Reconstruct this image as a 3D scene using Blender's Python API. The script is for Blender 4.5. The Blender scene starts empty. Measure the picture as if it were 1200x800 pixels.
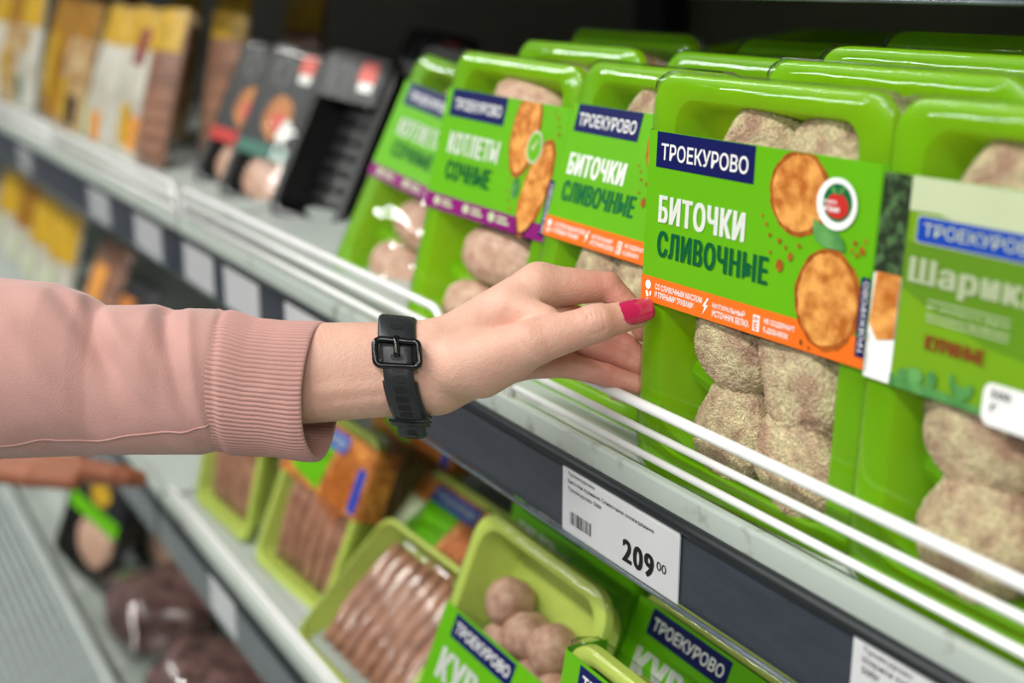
import bpy, bmesh, math, random
import numpy as np
from mathutils import Vector, Matrix, noise
random.seed(7); np.random.seed(7)
SC = bpy.context.scene
COL = SC.collection

# ------------------------------------------------------------------ camera
FPX = 1500.0                                   # focal length in pixels of a 1200x800 frame
PITCH = math.radians(15.82); AZ = math.radians(30.27)
FH = np.array([-math.cos(AZ), math.sin(AZ), 0.0])
CR = np.array([math.sin(AZ), math.cos(AZ), 0.0])
CF = FH * math.cos(PITCH) + np.array([0, 0, -math.sin(PITCH)])
CU = FH * math.sin(PITCH) + np.array([0, 0, math.cos(PITCH)])
CC = np.array([0.0, 0.0, 1.5])
cam = bpy.data.cameras.new('camera'); camo = bpy.data.objects.new('camera', cam); COL.objects.link(camo)
camo.matrix_world = Matrix(((CR[0], CU[0], -CF[0], CC[0]), (CR[1], CU[1], -CF[1], CC[1]), (CR[2], CU[2], -CF[2], CC[2]), (0, 0, 0, 1)))
cam.sensor_width = 36.0; cam.lens = FPX * 36 / 1200; cam.clip_start = 0.02
cam.dof.use_dof = True; cam.dof.focus_distance = 0.64; cam.dof.aperture_fstop = 4.2
SC.camera = camo

# ------------------------------------------------------------------ world, lamps, exposure
w = bpy.data.worlds.new('store'); SC.world = w; w.use_nodes = True
bg = w.node_tree.nodes['Background']; bg.inputs[0].default_value = (0.86, 0.93, 1.0, 1); bg.inputs[1].default_value = 0.13
SC.view_settings.view_transform = 'Standard'; SC.view_settings.look = 'None'
SC.view_settings.exposure = -0.12; SC.view_settings.gamma = 1.0; SC.view_settings.use_curve_mapping = False
LAMPS = [(-0.5, -0.75, 2.75), (-2.6, -0.75, 2.75), (1.6, -0.75, 2.75), (-0.5, -2.2, 2.75), (-2.6, -2.2, 2.75), (1.6, -2.2, 2.75)]
for i, p in enumerate(LAMPS):                  # fluorescent strips of the aisle ceiling
    L = bpy.data.lights.new('fluorescent_tube', 'AREA'); L.shape = 'RECTANGLE'; L.size = 1.7; L.size_y = 0.16
    L.energy = 40; L.color = (1.0, 0.98, 0.94)
    o = bpy.data.objects.new('fluorescent_tube', L); COL.objects.link(o); o.location = p

# ------------------------------------------------------------------ helpers
def lin(r, g, b):
    def f(c):
        c /= 255.0
        return c / 12.92 if c <= 0.04045 else ((c + 0.055) / 1.055) ** 2.4
    return (f(r), f(g), f(b), 1.0)

MATS = {}
def mat(name, rgb, rough=0.5, metal=0.0, var=0.08, vscale=40, bump=0.0, bscale=200, trans=0.0, trgb=None, sss=0.0, rgb2=None, spec=0.5, coat=0.0, sheen=0.0, stretch=None, vlo=0.35, vhi=0.65, detail=3):
    if name in MATS: return MATS[name]
    m = bpy.data.materials.new(name); m.use_nodes = True
    nt = m.node_tree; N = nt.nodes; K = nt.links
    b = N['Principled BSDF']; out = N['Material Output']
    tc = N.new('ShaderNodeTexCoord')
    src = tc.outputs['Object']
    if stretch:
        mp = N.new('ShaderNodeMapping'); mp.inputs['Scale'].default_value = stretch
        K.new(src, mp.inputs[0]); src = mp.outputs[0]
    nz = N.new('ShaderNodeTexNoise'); nz.inputs['Scale'].default_value = vscale; nz.inputs['Detail'].default_value = detail
    K.new(src, nz.inputs['Vector'])
    c = lin(*rgb)
    c2 = lin(*rgb2) if rgb2 else tuple(min(1, x * (1 - var * 2)) for x in c[:3]) + (1,)
    mr = N.new('ShaderNodeMapRange'); mr.inputs[1].default_value = vlo; mr.inputs[2].default_value = vhi
    K.new(nz.outputs['Fac'], mr.inputs[0])
    mx = N.new('ShaderNodeMix'); mx.data_type = 'RGBA'
    mx.inputs['A'].default_value = c; mx.inputs['B'].default_value = c2
    K.new(mr.outputs[0], mx.inputs['Factor']); K.new(mx.outputs['Result'], b.inputs['Base Color'])
    b.inputs['Roughness'].default_value = rough; b.inputs['Metallic'].default_value = metal
    b.inputs['Specular IOR Level'].default_value = spec
    if coat: b.inputs['Coat Weight'].default_value = coat; b.inputs['Coat Roughness'].default_value = 0.06
    if sheen: b.inputs['Sheen Weight'].default_value = sheen
    if sss:
        b.inputs['Subsurface Weight'].default_value = sss
        b.inputs['Subsurface Radius'].default_value = (1.0, 0.35, 0.2); b.inputs['Subsurface Scale'].default_value = 0.004
    if bump:
        n2 = N.new('ShaderNodeTexNoise'); n2.inputs['Scale'].default_value = bscale; n2.inputs['Detail'].default_value = 2
        K.new(src, n2.inputs['Vector'])
        bp = N.new('ShaderNodeBump'); bp.inputs['Strength'].default_value = bump; bp.inputs['Distance'].default_value = 0.001
        K.new(n2.outputs['Fac'], bp.inputs['Height']); K.new(bp.outputs[0], b.inputs['Normal'])
    if trans:
        tr = N.new('ShaderNodeBsdfTranslucent'); ms = N.new('ShaderNodeMixShader'); ms.inputs[0].default_value = trans
        if trgb: tr.inputs[0].default_value = lin(*trgb)
        else: K.new(mx.outputs['Result'], tr.inputs[0])
        K.new(b.outputs[0], ms.inputs[1]); K.new(tr.outputs[0], ms.inputs[2])
        K.new(ms.outputs[0], out.inputs[0])
    MATS[name] = m
    return m

def film_mat(name, bump=0.25, scale=35, tint=(0.97, 0.985, 0.97), ior=1.45, rough=0.06):
    if name in MATS: return MATS[name]
    m = bpy.data.materials.new(name); m.use_nodes = True
    nt = m.node_tree; N = nt.nodes; K = nt.links
    N.remove(N['Principled BSDF'])
    t = N.new('ShaderNodeBsdfTransparent'); t.inputs[0].default_value = tint + (1,)
    g = N.new('ShaderNodeBsdfGlossy'); g.inputs['Roughness'].default_value = rough
    fr = N.new('ShaderNodeLayerWeight')             # symmetric for both faces of a thin sheet (Schlick)
    pw = N.new('ShaderNodeMath'); pw.operation = 'POWER'; pw.inputs[1].default_value = 5.0; K.new(fr.outputs['Facing'], pw.inputs[0])
    f0 = ((ior - 1) / (ior + 1)) ** 2
    sc = N.new('ShaderNodeMath'); sc.operation = 'MULTIPLY_ADD'; sc.inputs[1].default_value = 1 - f0; sc.inputs[2].default_value = f0; K.new(pw.outputs[0], sc.inputs[0])
    nz = N.new('ShaderNodeTexNoise'); nz.inputs['Scale'].default_value = scale; nz.inputs['Detail'].default_value = 2
    tc = N.new('ShaderNodeTexCoord'); K.new(tc.outputs['Object'], nz.inputs['Vector'])
    bp = N.new('ShaderNodeBump'); bp.inputs['Strength'].default_value = bump; bp.inputs['Distance'].default_value = 0.004
    K.new(nz.outputs['Fac'], bp.inputs['Height'])
    K.new(bp.outputs[0], g.inputs['Normal']); K.new(bp.outputs[0], fr.inputs['Normal'])
    ms = N.new('ShaderNodeMixShader')
    K.new(sc.outputs[0], ms.inputs[0]); K.new(t.outputs[0], ms.inputs[1]); K.new(g.outputs[0], ms.inputs[2])
    K.new(ms.outputs[0], N['Material Output'].inputs[0])
    MATS[name] = m
    return m

def mesh_obj(name, me, m=None, parent=None, smooth=False):
    if m is not None and len(me.materials) == 0: me.materials.append(m)
    if smooth: me.polygons.foreach_set('use_smooth', [True] * len(me.polygons))
    o = bpy.data.objects.new(name, me); COL.objects.link(o)
    if parent: o.parent = parent
    return o

def pyd(name, v, f, m=None, parent=None, smooth=False):
    me = bpy.data.meshes.new(name); me.from_pydata([tuple(map(float, p)) for p in v], [], f); me.update()
    return mesh_obj(name, me, m, parent, smooth)

def tag(o, label, cat, group=None):
    o['label'] = label; o['category'] = cat
    if group: o['group'] = group
    return o
def struct(o): o['kind'] = 'structure'; return o

def empty(name, loc=(0, 0, 0), M=None):
    o = bpy.data.objects.new(name, None); COL.objects.link(o); o.empty_display_size = 0.02
    if M is not None: o.matrix_world = M
    else: o.location = loc
    return o

def copy_tree(o, parent=None, M=None):
    c = o.copy(); COL.objects.link(c)
    if parent: c.parent = parent
    if M is not None: c.matrix_world = M
    for ch in o.children: copy_tree(ch, c)
    return c

def bevbox(bm, x0, x1, y0, y1, z0, z1, bev=0.0, seg=2):
    r = bmesh.ops.create_cube(bm, size=1)
    for v in r['verts']:
        v.co = Vector(((x0 + x1) / 2 + v.co.x * (x1 - x0), (y0 + y1) / 2 + v.co.y * (y1 - y0), (z0 + z1) / 2 + v.co.z * (z1 - z0)))
    if bev:
        es = list({e for v in r['verts'] for e in v.link_edges})
        bmesh.ops.bevel(bm, geom=es, offset=bev, segments=seg, profile=0.6, affect='EDGES')
def box(name, x0, x1, y0, y1, z0, z1, m, parent=None, bev=0.0):
    bm = bmesh.new(); bevbox(bm, x0, x1, y0, y1, z0, z1, bev)
    me = bpy.data.meshes.new(name); bm.to_mesh(me); bm.free()
    return mesh_obj(name, me, m, parent)

def tube(path, r, n=10, closed=False):
    P = [np.array(p, float) for p in path]; V = []; Fc = []
    k = len(P); up = None
    for i in range(k):
        if closed: t = P[(i + 1) % k] - P[i - 1]
        else: t = P[min(i + 1, k - 1)] - P[max(i - 1, 0)]
        t = t / (np.linalg.norm(t) + 1e-12)
        if up is None:
            up = np.array([0, 0, 1.0]) if abs(t[2]) < 0.8 else np.array([0, 1.0, 0])
        a = np.cross(t, up); a /= np.linalg.norm(a) + 1e-12; b = np.cross(a, t); up = b
        for j in range(n):
            q = 2 * math.pi * j / n; V.append(P[i] + r * (math.cos(q) * a + math.sin(q) * b))
    m = k if closed else k - 1
    for i in range(m):
        for j in range(n):
            i2 = (i + 1) % k; Fc.append((i * n + j, i2 * n + j, i2 * n + (j + 1) % n, i * n + (j + 1) % n))
    if not closed:
        Fc.append(tuple(range(n))); Fc.append(tuple((k - 1) * n + j for j in reversed(range(n))))
    return V, Fc
def merge(parts):
    V = []; Fc = []
    for v, f in parts:
        b = len(V); V += list(v); Fc += [tuple(i + b for i in q) for q in f]
    return V, Fc

def rrect(x0, x1, z0, z1, r, k=6):
    r = min(r, (x1 - x0) / 2 - 1e-5, (z1 - z0) / 2 - 1e-5); pts = []
    for cx, cz, a0 in ((x1 - r, z1 - r, 0), (x0 + r, z1 - r, 90), (x0 + r, z0 + r, 180), (x1 - r, z0 + r, 270)):
        for i in range(k + 1):
            a = math.radians(a0 + 90 * i / k); pts.append((cx + r * math.cos(a), cz + r * math.sin(a)))
    return pts
def loft(rings, cap0=True, cap1=True):
    n = len(rings[0]); V = [p for r in rings for p in r]; Fc = []
    for i in range(len(rings) - 1):
        for j in range(n):
            Fc.append((i * n + j, i * n + (j + 1) % n, (i + 1) * n + (j + 1) % n, (i + 1) * n + j))
    if cap0: Fc.append(tuple(reversed(range(n))))
    if cap1: Fc.append(tuple((len(rings) - 1) * n + j for j in range(n)))
    return V, Fc

# text, fitted to a box in the XZ plane, facing -Y
TXT = {}
def text_me(s, bold, space=1.0):
    key = (s, bold, space)
    if key in TXT: return TXT[key]
    c = bpy.data.curves.new('lettering', 'FONT'); c.body = s; c.size = 1; c.offset = bold; c.resolution_u = 3; c.space_character = space
    o = bpy.data.objects.new('lettering_source', c); COL.objects.link(o)
    bpy.context.view_layer.update()
    me = bpy.data.meshes.new_from_object(o.evaluated_get(bpy.context.evaluated_depsgraph_get()))
    bpy.data.objects.remove(o); bpy.data.curves.remove(c)
    co = np.array([v.co[:] for v in me.vertices]); fs = [tuple(p.vertices) for p in me.polygons]
    bpy.data.meshes.remove(me)
    TXT[key] = (co, fs)
    return TXT[key]
def text_geo(s, x0, z0, x1, z1, y, bold=0.0, rot=False, fat=0.0):
    co, fs = text_me(s, bold, 1.16 if fat else 1.0)
    if fat:                                      # heavier stems for the condensed lettering
        n0 = len(co); k = 4
        co = np.concatenate([co + np.array([fat * (i / (k - 1) - 0.5), 0, 0]) for i in range(k)]); fs = [tuple(v + n0 * i for v in f) for i in range(k) for f in fs]
    mn = co.min(0); mx = co.max(0)
    a = (co[:, 0] - mn[0]) / (mx[0] - mn[0]); b = (co[:, 1] - mn[1]) / (mx[1] - mn[1])
    if rot:    # reads upward
        X = x1 - b * (x1 - x0); Z = z0 + a * (z1 - z0)
    else:
        X = x0 + a * (x1 - x0); Z = z0 + b * (z1 - z0)
    V = np.stack([X, np.full(len(X), y), Z], 1)
    return V, fs
def text(name, lines, y, m, parent, bold=0.0, rot=False, fat=0.0):
    V, Fc = merge([text_geo(s, *bx, y, bold, rot, fat) for s, bx in lines])
    return pyd(name, V, Fc, m, parent)
def flat(name, pts, y, m, parent):
    return pyd(name, [(x, y, z) for x, z in pts], [tuple(range(len(pts)))], m, parent)
def flats(name, polys, y, m, parent):
    V, Fc = merge([([(x, y, z) for x, z in p], [tuple(range(len(p)))]) for p in polys])
    return pyd(name, V, Fc, m, parent)
def rect(x0, z0, x1, z1): return [(x0, z0), (x1, z0), (x1, z1), (x0, z1)]
def ell(cx, cz, rx, rz, n=28, rot=0.0, wob=0.0, seed=0):
    rr = random.Random(seed); P = []
    for i in range(n):
        a = 2 * math.pi * i / n; k = 1 + wob * (rr.random() - 0.5)
        x = rx * k * math.cos(a); z = rz * k * math.sin(a)
        P.append((cx + x * math.cos(rot) - z * math.sin(rot), cz + x * math.sin(rot) + z * math.cos(rot)))
    return P

def pose(px, py, pz, yaw, lean, roll=0.0):
    R = Matrix.Rotation(math.radians(yaw), 4, 'Z') @ Matrix.Rotation(-math.radians(lean), 4, 'X') @ Matrix.Rotation(math.radians(roll), 4, 'Y')
    return Matrix.Translation((px, py, pz)) @ R

# ------------------------------------------------------------------ materials
M_GREEN = mat('lime_green_plastic', (132, 212, 6), 0.30, trans=0.55, trgb=(226, 248, 8), var=0.05, bump=0.05, bscale=500)
M_LIME = mat('yellow_lime_foam', (206, 224, 104), 0.42, trans=0.25, var=0.05, bump=0.12, bscale=700)
M_BLACKTRAY = mat('black_plastic', (16, 18, 18), 0.28, var=0.1)
M_LGREEN = mat('label_green', (96, 174, 8), 0.42, var=0.02, spec=0.25)
M_NAVY = mat('label_navy', (8, 18, 84), 0.42, var=0.03, spec=0.25)
M_BLUE = mat('label_blue', (14, 66, 170), 0.38, var=0.03, spec=0.25)
M_WHITE = mat('label_white', (240, 242, 238), 0.42, var=0.02)
M_DGREEN = mat('label_dark_green', (0, 104, 58), 0.4, var=0.03, spec=0.25)
M_ORANGE = mat('label_orange', (236, 112, 30), 0.38, var=0.02, spec=0.25)
M_PURPLE = mat('label_purple', (134, 22, 112), 0.38, var=0.03, spec=0.25)
M_OLIVE = mat('label_olive_green', (112, 158, 22), 0.4, var=0.03, spec=0.25)
M_OLIVE2 = mat('label_deep_olive', (92, 136, 26), 0.4, var=0.03, spec=0.25)
M_CREAM = mat('label_cream', (190, 202, 164), 0.42, var=0.03, spec=0.25)
M_RUST = mat('label_rust_brown', (132, 52, 22), 0.4, var=0.05)
M_YELLOW = mat('yellow_print', (198, 158, 34), 0.4, var=0.15, vscale=60)
M_FRIED = mat('fried_crust_print', (230, 164, 84), 0.4, rgb2=(176, 98, 34), vscale=130, vlo=0.38, vhi=0.66, detail=6, spec=0.25)
M_FRIED_EDGE = mat('dark_crust_print', (176, 98, 34), 0.4, rgb2=(136, 68, 20), vscale=260, detail=6, spec=0.25)
M_LEAF = mat('leaf_print', (44, 112, 50), 0.4, rgb2=(96, 160, 84), vscale=90)
M_HERB = mat('herb_print', (22, 42, 18), 0.4, rgb2=(70, 104, 60), vscale=260, vlo=0.45, vhi=0.62)
M_RED = mat('red_print', (206, 40, 34), 0.4, var=0.1)
M_GREYPRINT = mat('grey_print', (120, 122, 122), 0.45, var=0.05)
M_INK = mat('ink', (40, 40, 44), 0.6, var=0.05)
M_PAPER = mat('tag_paper', (222, 222, 222), 0.6, var=0.03, vscale=15)
M_FILM = film_mat('clear_film', 0.22, 28)
M_FILMW = film_mat('wrinkled_film', 0.55, 26, ior=1.6)
def bread_material():
    m = bpy.data.materials.new('breadcrumb_coating'); m.use_nodes = True; nt = m.node_tree; N = nt.nodes; K = nt.links; b = N['Principled BSDF']
    tc = N.new('ShaderNodeTexCoord')
    nz = N.new('ShaderNodeTexNoise'); nz.inputs['Scale'].default_value = 2.2; nz.inputs['Detail'].default_value = 5; K.new(tc.outputs['Object'], nz.inputs['Vector'])
    mr = N.new('ShaderNodeMapRange'); mr.inputs[1].default_value = 0.38; mr.inputs[2].default_value = 0.66; K.new(nz.outputs['Fac'], mr.inputs[0])
    mx = N.new('ShaderNodeMix'); mx.data_type = 'RGBA'; mx.inputs['A'].default_value = lin(236, 218, 174); mx.inputs['B'].default_value = lin(192, 152, 128); K.new(mr.outputs[0], mx.inputs['Factor'])
    vo = N.new('ShaderNodeTexVoronoi'); vo.inputs['Scale'].default_value = 24; K.new(tc.outputs['Object'], vo.inputs['Vector'])
    hs = N.new('ShaderNodeHueSaturation'); K.new(mx.outputs['Result'], hs.inputs['Color'])
    sv = N.new('ShaderNodeSeparateColor'); K.new(vo.outputs['Color'], sv.inputs[0])
    m1 = N.new('ShaderNodeMapRange'); m1.inputs[3].default_value = 0.72; m1.inputs[4].default_value = 1.14; K.new(sv.outputs[0], m1.inputs[0]); K.new(m1.outputs[0], hs.inputs['Value'])
    K.new(hs.outputs[0], b.inputs['Base Color']); b.inputs['Roughness'].default_value = 0.85
    v2 = N.new('ShaderNodeTexVoronoi'); v2.inputs['Scale'].default_value = 40; K.new(tc.outputs['Object'], v2.inputs['Vector'])
    bp = N.new('ShaderNodeBump'); bp.invert = True; bp.inputs['Strength'].default_value = 0.9; bp.inputs['Distance'].default_value = 0.0012
    K.new(v2.outputs['Distance'], bp.inputs['Height']); K.new(bp.outputs[0], b.inputs['Normal'])
    return m
M_BREAD = bread_material()
M_MEATBALL = mat('raw_mince', (196, 158, 136), 0.5, rgb2=(168, 124, 106), vscale=3, bump=0.5, bscale=14)
M_MINCE = mat('pale_mince', (214, 178, 156), 0.5, rgb2=(184, 140, 120), vscale=4, bump=0.6, bscale=16)
M_SAUS = mat('sausage_casing', (178, 128, 104), 0.3, rgb2=(140, 94, 74), vscale=70, coat=0.4)
M_GRILL = mat('grilled_sausage_print', (214, 142, 66), 0.4, rgb2=(150, 78, 30), vscale=120)
M_DARKMEAT = mat('dark_red_meat', (124, 92, 88), 0.25, rgb2=(66, 44, 42), vscale=60, coat=0.5)
M_WIRE = mat('white_enamel_wire', (238, 240, 238), 0.3, var=0.03, coat=0.3)
M_SHELF = mat('white_enamel_steel', (178, 186, 180), 0.45, var=0.06, vscale=12)
M_LIP = mat('stained_white_steel', (176, 186, 178), 0.4, rgb2=(104, 92, 74), vscale=45, vlo=0.62, vhi=0.8, detail=6)
M_RAIL = mat('dark_blue_grey_rail', (30, 40, 54), 0.34, rgb2=(42, 50, 64), vscale=30, vlo=0.4, vhi=0.7, spec=0.5, stretch=(1, 6, 6))
M_BEAD = mat('dark_teal_rubber', (14, 24, 28), 0.5, var=0.1)
M_CLEAR = film_mat('clear_rail_cover', 0.05, 8, tint=(0.97, 0.975, 0.98), ior=1.3, rough=0.2)
M_RAILEDGE = mat('clear_plastic_edge', (92, 104, 110), 0.15, var=0.2, spec=0.7)
M_BACK = mat('cooler_back_steel', (150, 142, 130), 0.5, var=0.06, vscale=6)
M_DARKPOST = mat('dark_upright_steel', (34, 36, 38), 0.45, var=0.1)
M_FLOOR = mat('store_floor_tile', (150, 150, 146), 0.35, var=0.08, vscale=4)
M_GRILLE = mat('pale_grey_grille', (168, 178, 176), 0.4, var=0.06, vscale=10)
M_SKIN = None

# ------------------------------------------------------------------ setting
struct(box('floor', -6, 3, -4, 1.2, -0.05, 0, M_FLOOR))
struct(box('wall_back', -6, 3, 1.0, 1.05, 0, 2.4, M_BACK))

SHELF_TILT = 0.115                             # the shelf boards rise towards the back
SEC = [(-1.308, 0.5), (-5.0, -1.320)]
def shelf(zs, yf, x0, x1, label, slope=SHELF_TILT, name='display_shelf', back=0.99):
    r = empty(name, (0, 0, 0)); tag(r, label, 'shelf', 'cooler shelves')
    # board
    V = [(x, y, z) for x in (x0, x1) for (y, z) in ((yf + 0.004, zs), (back, zs + slope * (back - yf)), (back, zs - 0.012 + slope * (back - yf)), (yf + 0.004, zs - 0.012))]
    pyd('board', V, [(0, 1, 2, 3), (7, 6, 5, 4), (0, 4, 5, 1), (1, 5, 6, 2), (2, 6, 7, 3), (3, 7, 4, 0)], M_SHELF, r)
    box('front_lip', x0, x1, yf, yf + 0.006, zs - 0.040, zs + 0.009, M_LIP, r, 0.0015)
    # price rail: plate, upper bead, lower edge
    box('price_rail', x0, x1, yf - 0.004, yf, zs - 0.046, zs - 0.006, M_RAIL, r)
    V, Fc = tube([(x0, yf - 0.004, zs - 0.005), (x1, yf - 0.004, zs - 0.005)], 0.0036, 10); pyd('rail_bead', V, Fc, M_BEAD, r, True)
    V, Fc = tube([(x0, yf - 0.0065, zs - 0.0475), (x1, yf - 0.0065, zs - 0.0470)], 0.0013, 8); pyd('rail_edge', V, Fc, M_RAILEDGE, r, True)
    box('rail_cover', x0, x1, yf - 0.0078, yf - 0.0074, zs - 0.046, zs - 0.008, M_CLEAR, r)
    return r
ZS = 1.251; YF = 0.362
shelf(ZS, YF, *SEC[0], 'middle cooler shelf with dark price rail below the breaded cutlet packs')
shelf(ZS, YF, *SEC[1], 'far middle cooler shelf past the upright, under the yellow bags')
ZL = 0.953; YL = 0.324
shelf(ZL, YL, *SEC[0], 'lower cooler shelf under the pink sleeve holding sausage trays', slope=0.06)
shelf(ZL, YL, *SEC[1], 'far lower cooler shelf past the upright, with yellow packs', slope=0.06)
shelf(1.5372, 0.4765, *SEC[0], 'upper cooler shelf whose rail edge crosses the top of the picture', slope=0.0)
shelf(1.5372, 0.4765, *SEC[1], 'far upper cooler shelf above the yellow bags', slope=0.0)
def upright(x, label):
    r = empty('shelf_upright', (x, 0.96, 0)); tag(r, label, 'post')
    box('post', -0.03, 0.03, 0, 0.04, 0, 2.2, M_DARKPOST, r, 0.003)
    for z in (ZL, ZS, 1.5372):
        box('shelf_bracket', -0.005, 0.005, -0.48 if z > 1.5 else -0.59, 0.0, z - 0.05, z - 0.004, M_DARKPOST, r, 0.001)
upright(-1.314, 'dark steel upright with brackets between the two shelf sections')

def fence(x0, x1, label, yf=YF, zs=ZS, rods=((0.042, 0.0029), (0.0285, 0.0021), (0.0155, 0.0021)), name='wire_fence'):
    r = empty(name, ((x0 + x1) / 2, yf + 0.004, zs)); tag(r, label, 'wire fence', 'wire fences along the shelf front')
    c = (x0 + x1) / 2; h = rods[0][0]; R_ = 0.016
    pts = [(x0 - c, 0.0, 0.0)]
    for i in range(7):
        a = math.pi - i * math.pi / 12; pts.append((x0 - c + R_ + R_ * math.cos(a), 0, h - R_ + R_ * math.sin(a)))
    for i in range(7):
        a = math.pi / 2 - i * math.pi / 12; pts.append((x1 - c - R_ + R_ * math.cos(a), 0, h - R_ + R_ * math.sin(a)))
    pts.append((x1 - c, 0, 0))
    V, Fc = tube(pts, rods[0][1], 12); pyd('top_wire', V, Fc, M_WIRE, r, True)
    for hh, rr in rods[1:]:
        V, Fc = tube([(x0 - c, 0.001, hh), (x1 - c, 0.001, hh)], rr, 10); pyd('cross_wire', V, Fc, M_WIRE, r, True)
    n = max(2, int((x1 - x0) / 0.3))
    return r
fence(-0.628, 0.10, 'white wire fence in front of the near breaded cutlet packs')
fence(-1.300, -0.716, 'white wire fence ending in a rounded corner beside the wristband')
fence(-1.955, -1.325, 'white wire fence in front of the pale bags past the upright')
fence(-2.62, -1.985, 'farthest white wire fence at the left edge of the picture')
LR = ((0.022, 0.0024), (0.012, 0.0018))
fence(-1.300, -0.55, 'low white wire fence along the lower shelf of sausage trays', YL, ZL, LR)

# ------------------------------------------------------------------ price tags
def price_tag(x0, label, lines=None, price=None, wd=0.105, yf=YF, zs=ZS, bars=True, skew=0.0):
    r = empty('price_tag', (x0, yf - 0.0052, zs - 0.046)); tag(r, label, 'price tag', 'price tags in the shelf rails')
    me = box('card', 0, wd, -0.0004, 0.0004, 0.0, 0.0400, M_PAPER, r)
    if lines: text('item_lettering', [(s, (0.0055, z0, 0.0055 + ln, z1)) for s, z0, z1, ln in lines], -0.0006, M_INK, r, 0.008)
    if price:
        text('price_lettering', [(price[0], (0.058, 0.0045, 0.0855, 0.0175))], -0.0006, M_INK, r, 0.02, fat=0.06)
        text('kopeck_lettering', [(price[1], (0.0875, 0.0115, 0.0955, 0.0165))], -0.0006, M_INK, r, 0.015)
    if bars:
        rr = random.Random(3); P = []; x = 0.008
        while x < 0.028:
            b = rr.choice((0.0004, 0.0006, 0.001)); P.append(rect(x, 0.006, x + b, 0.0135)); x += b + rr.choice((0.0005, 0.0007, 0.0011))
        flats('barcode', P, -0.0006, M_INK, r)
    return r
price_tag(-0.555, 'white price tag reading 209 on the dark middle rail', [('Троекурово', 0.0335, 0.0362, 0.026), ('Биточки куриные Сливочные охлажденные', 0.0290, 0.0320, 0.079), ('Троекурово 500г', 0.0245, 0.0275, 0.033)], ('209', '00'))
price_tag(-0.3345, 'white price tag at the bottom right corner of the picture', [('Троекурово', 0.0330, 0.0362, 0.026), ('Шарики куриные', 0.0285, 0.0318, 0.036), ('500г', 0.0240, 0.0272, 0.010)], None)
for x, l in ((-1.275, 'white price tag on the middle rail just right of the upright'), (-1.145, 'white price tag on the middle rail, second right of the upright'), (-0.985, 'white price tag on the middle rail above the pink cuff'),
             (-1.47, 'blurred white price tag just left of the upright'), (-1.70, 'blurred white price tag, second left of the upright'), (-2.20, 'farthest blurred white price tag at the left picture edge')):
    price_tag(x, l, wd=0.095 if x > -1.3 else 0.11, bars=False)
price_tag(-1.13, 'white price tag on the lower rail at the bottom of the picture', wd=0.075, yf=YL, zs=ZL, bars=False)
price_tag(-0.56, 'white price tag in the upper rail at the top of the picture', wd=0.08, yf=0.4765, zs=1.5372, bars=False)

# ------------------------------------------------------------------ pack builders
W0, H0 = 0.1475, 0.2026
def tray_geo(W, H, dep, fx=0.016, fz=0.011, slope=0.012, rad=0.016, ridges=()):
    t = 0.0012
    def ring(ix, iz, y, rad): return [(x, y, z) for x, z in rrect(ix, W - ix, iz, H - iz, max(rad, 0.003))]
    R_ = [                                       # thin moulded sheet: curled lip, flange, wall, floor
          ring(0.0004, 0.0004, 0.0075, rad), ring(-0.0006, -0.0006, 0.0070, rad), ring(-0.0002, -0.0002, 0.0012, rad), ring(0.0010, 0.0010, 0.0002, rad),
          ring(0.0045, 0.004, -0.0004, rad * 0.95), ring(fx - 0.003, fz - 0.003, -0.0002, rad * 0.85), ring(fx, fz, 0.0012, rad * 0.8), ring(fx + slope * 0.5, fz + slope * 0.5, dep * 0.55, rad * 0.75), ring(fx + slope, fz + slope, dep, rad * 0.7)]
    V, Fc = loft(R_, False, True)
    parts = [(V, Fc)]
    for zr in ridges:                           # scalloped dividers between the rows
        rv = []; rf = []; n = 16; xa = fx + 0.003; xb = W - fx - 0.003
        for i in range(n + 1):
            a = i / n; x = xa + (xb - xa) * a; zc = zr - 0.004 * abs(math.sin(2 * math.pi * a)) ** 0.8 * (1)
            hgt = dep - 0.013 - 0.004 * abs(math.cos(2 * math.pi * a))
            rv += [(x, dep, zc - 0.013), (x, dep - hgt * 0.92, zc - 0.005), (x, dep - hgt, zc), (x, dep - hgt * 0.92, zc + 0.005), (x, dep, zc + 0.013)]
        for i in range(n):
            for j in range(4): rf.append((i * 5 + j, (i + 1) * 5 + j, (i + 1) * 5 + j + 1, i * 5 + j + 1))
        parts.append((rv, rf))
    return merge(parts)
def add_tray(r, W, H, dep, m, **k):
    V, Fc = tray_geo(W, H, dep, **k); o = pyd('tray', V, Fc, m, r)
    o.data.polygons.foreach_set('use_smooth', [True] * len(o.data.polygons)); o.data.set_sharp_from_angle(angle=math.radians(32))
    return o
def add_film(r, W, H, dep, m, bulge=0.0, wob=0.0005, seed=0):
    rr = random.Random(seed)
    def ring(i, y, rad, wv=0.0): return [(x + rr.uniform(-wv, wv), y + rr.uniform(-wv, wv), z + rr.uniform(-wv, wv)) for x, z in rrect(i, W - i, i, H - i, max(rad, 0.004), 8)]
    R_ = [ring(0.010, dep * 0.9, 0.012, wob), ring(-0.0012, 0.012, 0.014, wob), ring(-0.0014, 0.0015, 0.012, wob), ring(0.0012, -0.0009, 0.014, 0.0002), ring(0.012, -0.0011 - bulge * 0.4, 0.014), ring(0.035, -0.0011 - bulge, 0.014)]
    V, Fc = loft(R_, False, True)
    o = pyd('film', V, Fc, m, r, True)
    return o
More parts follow.
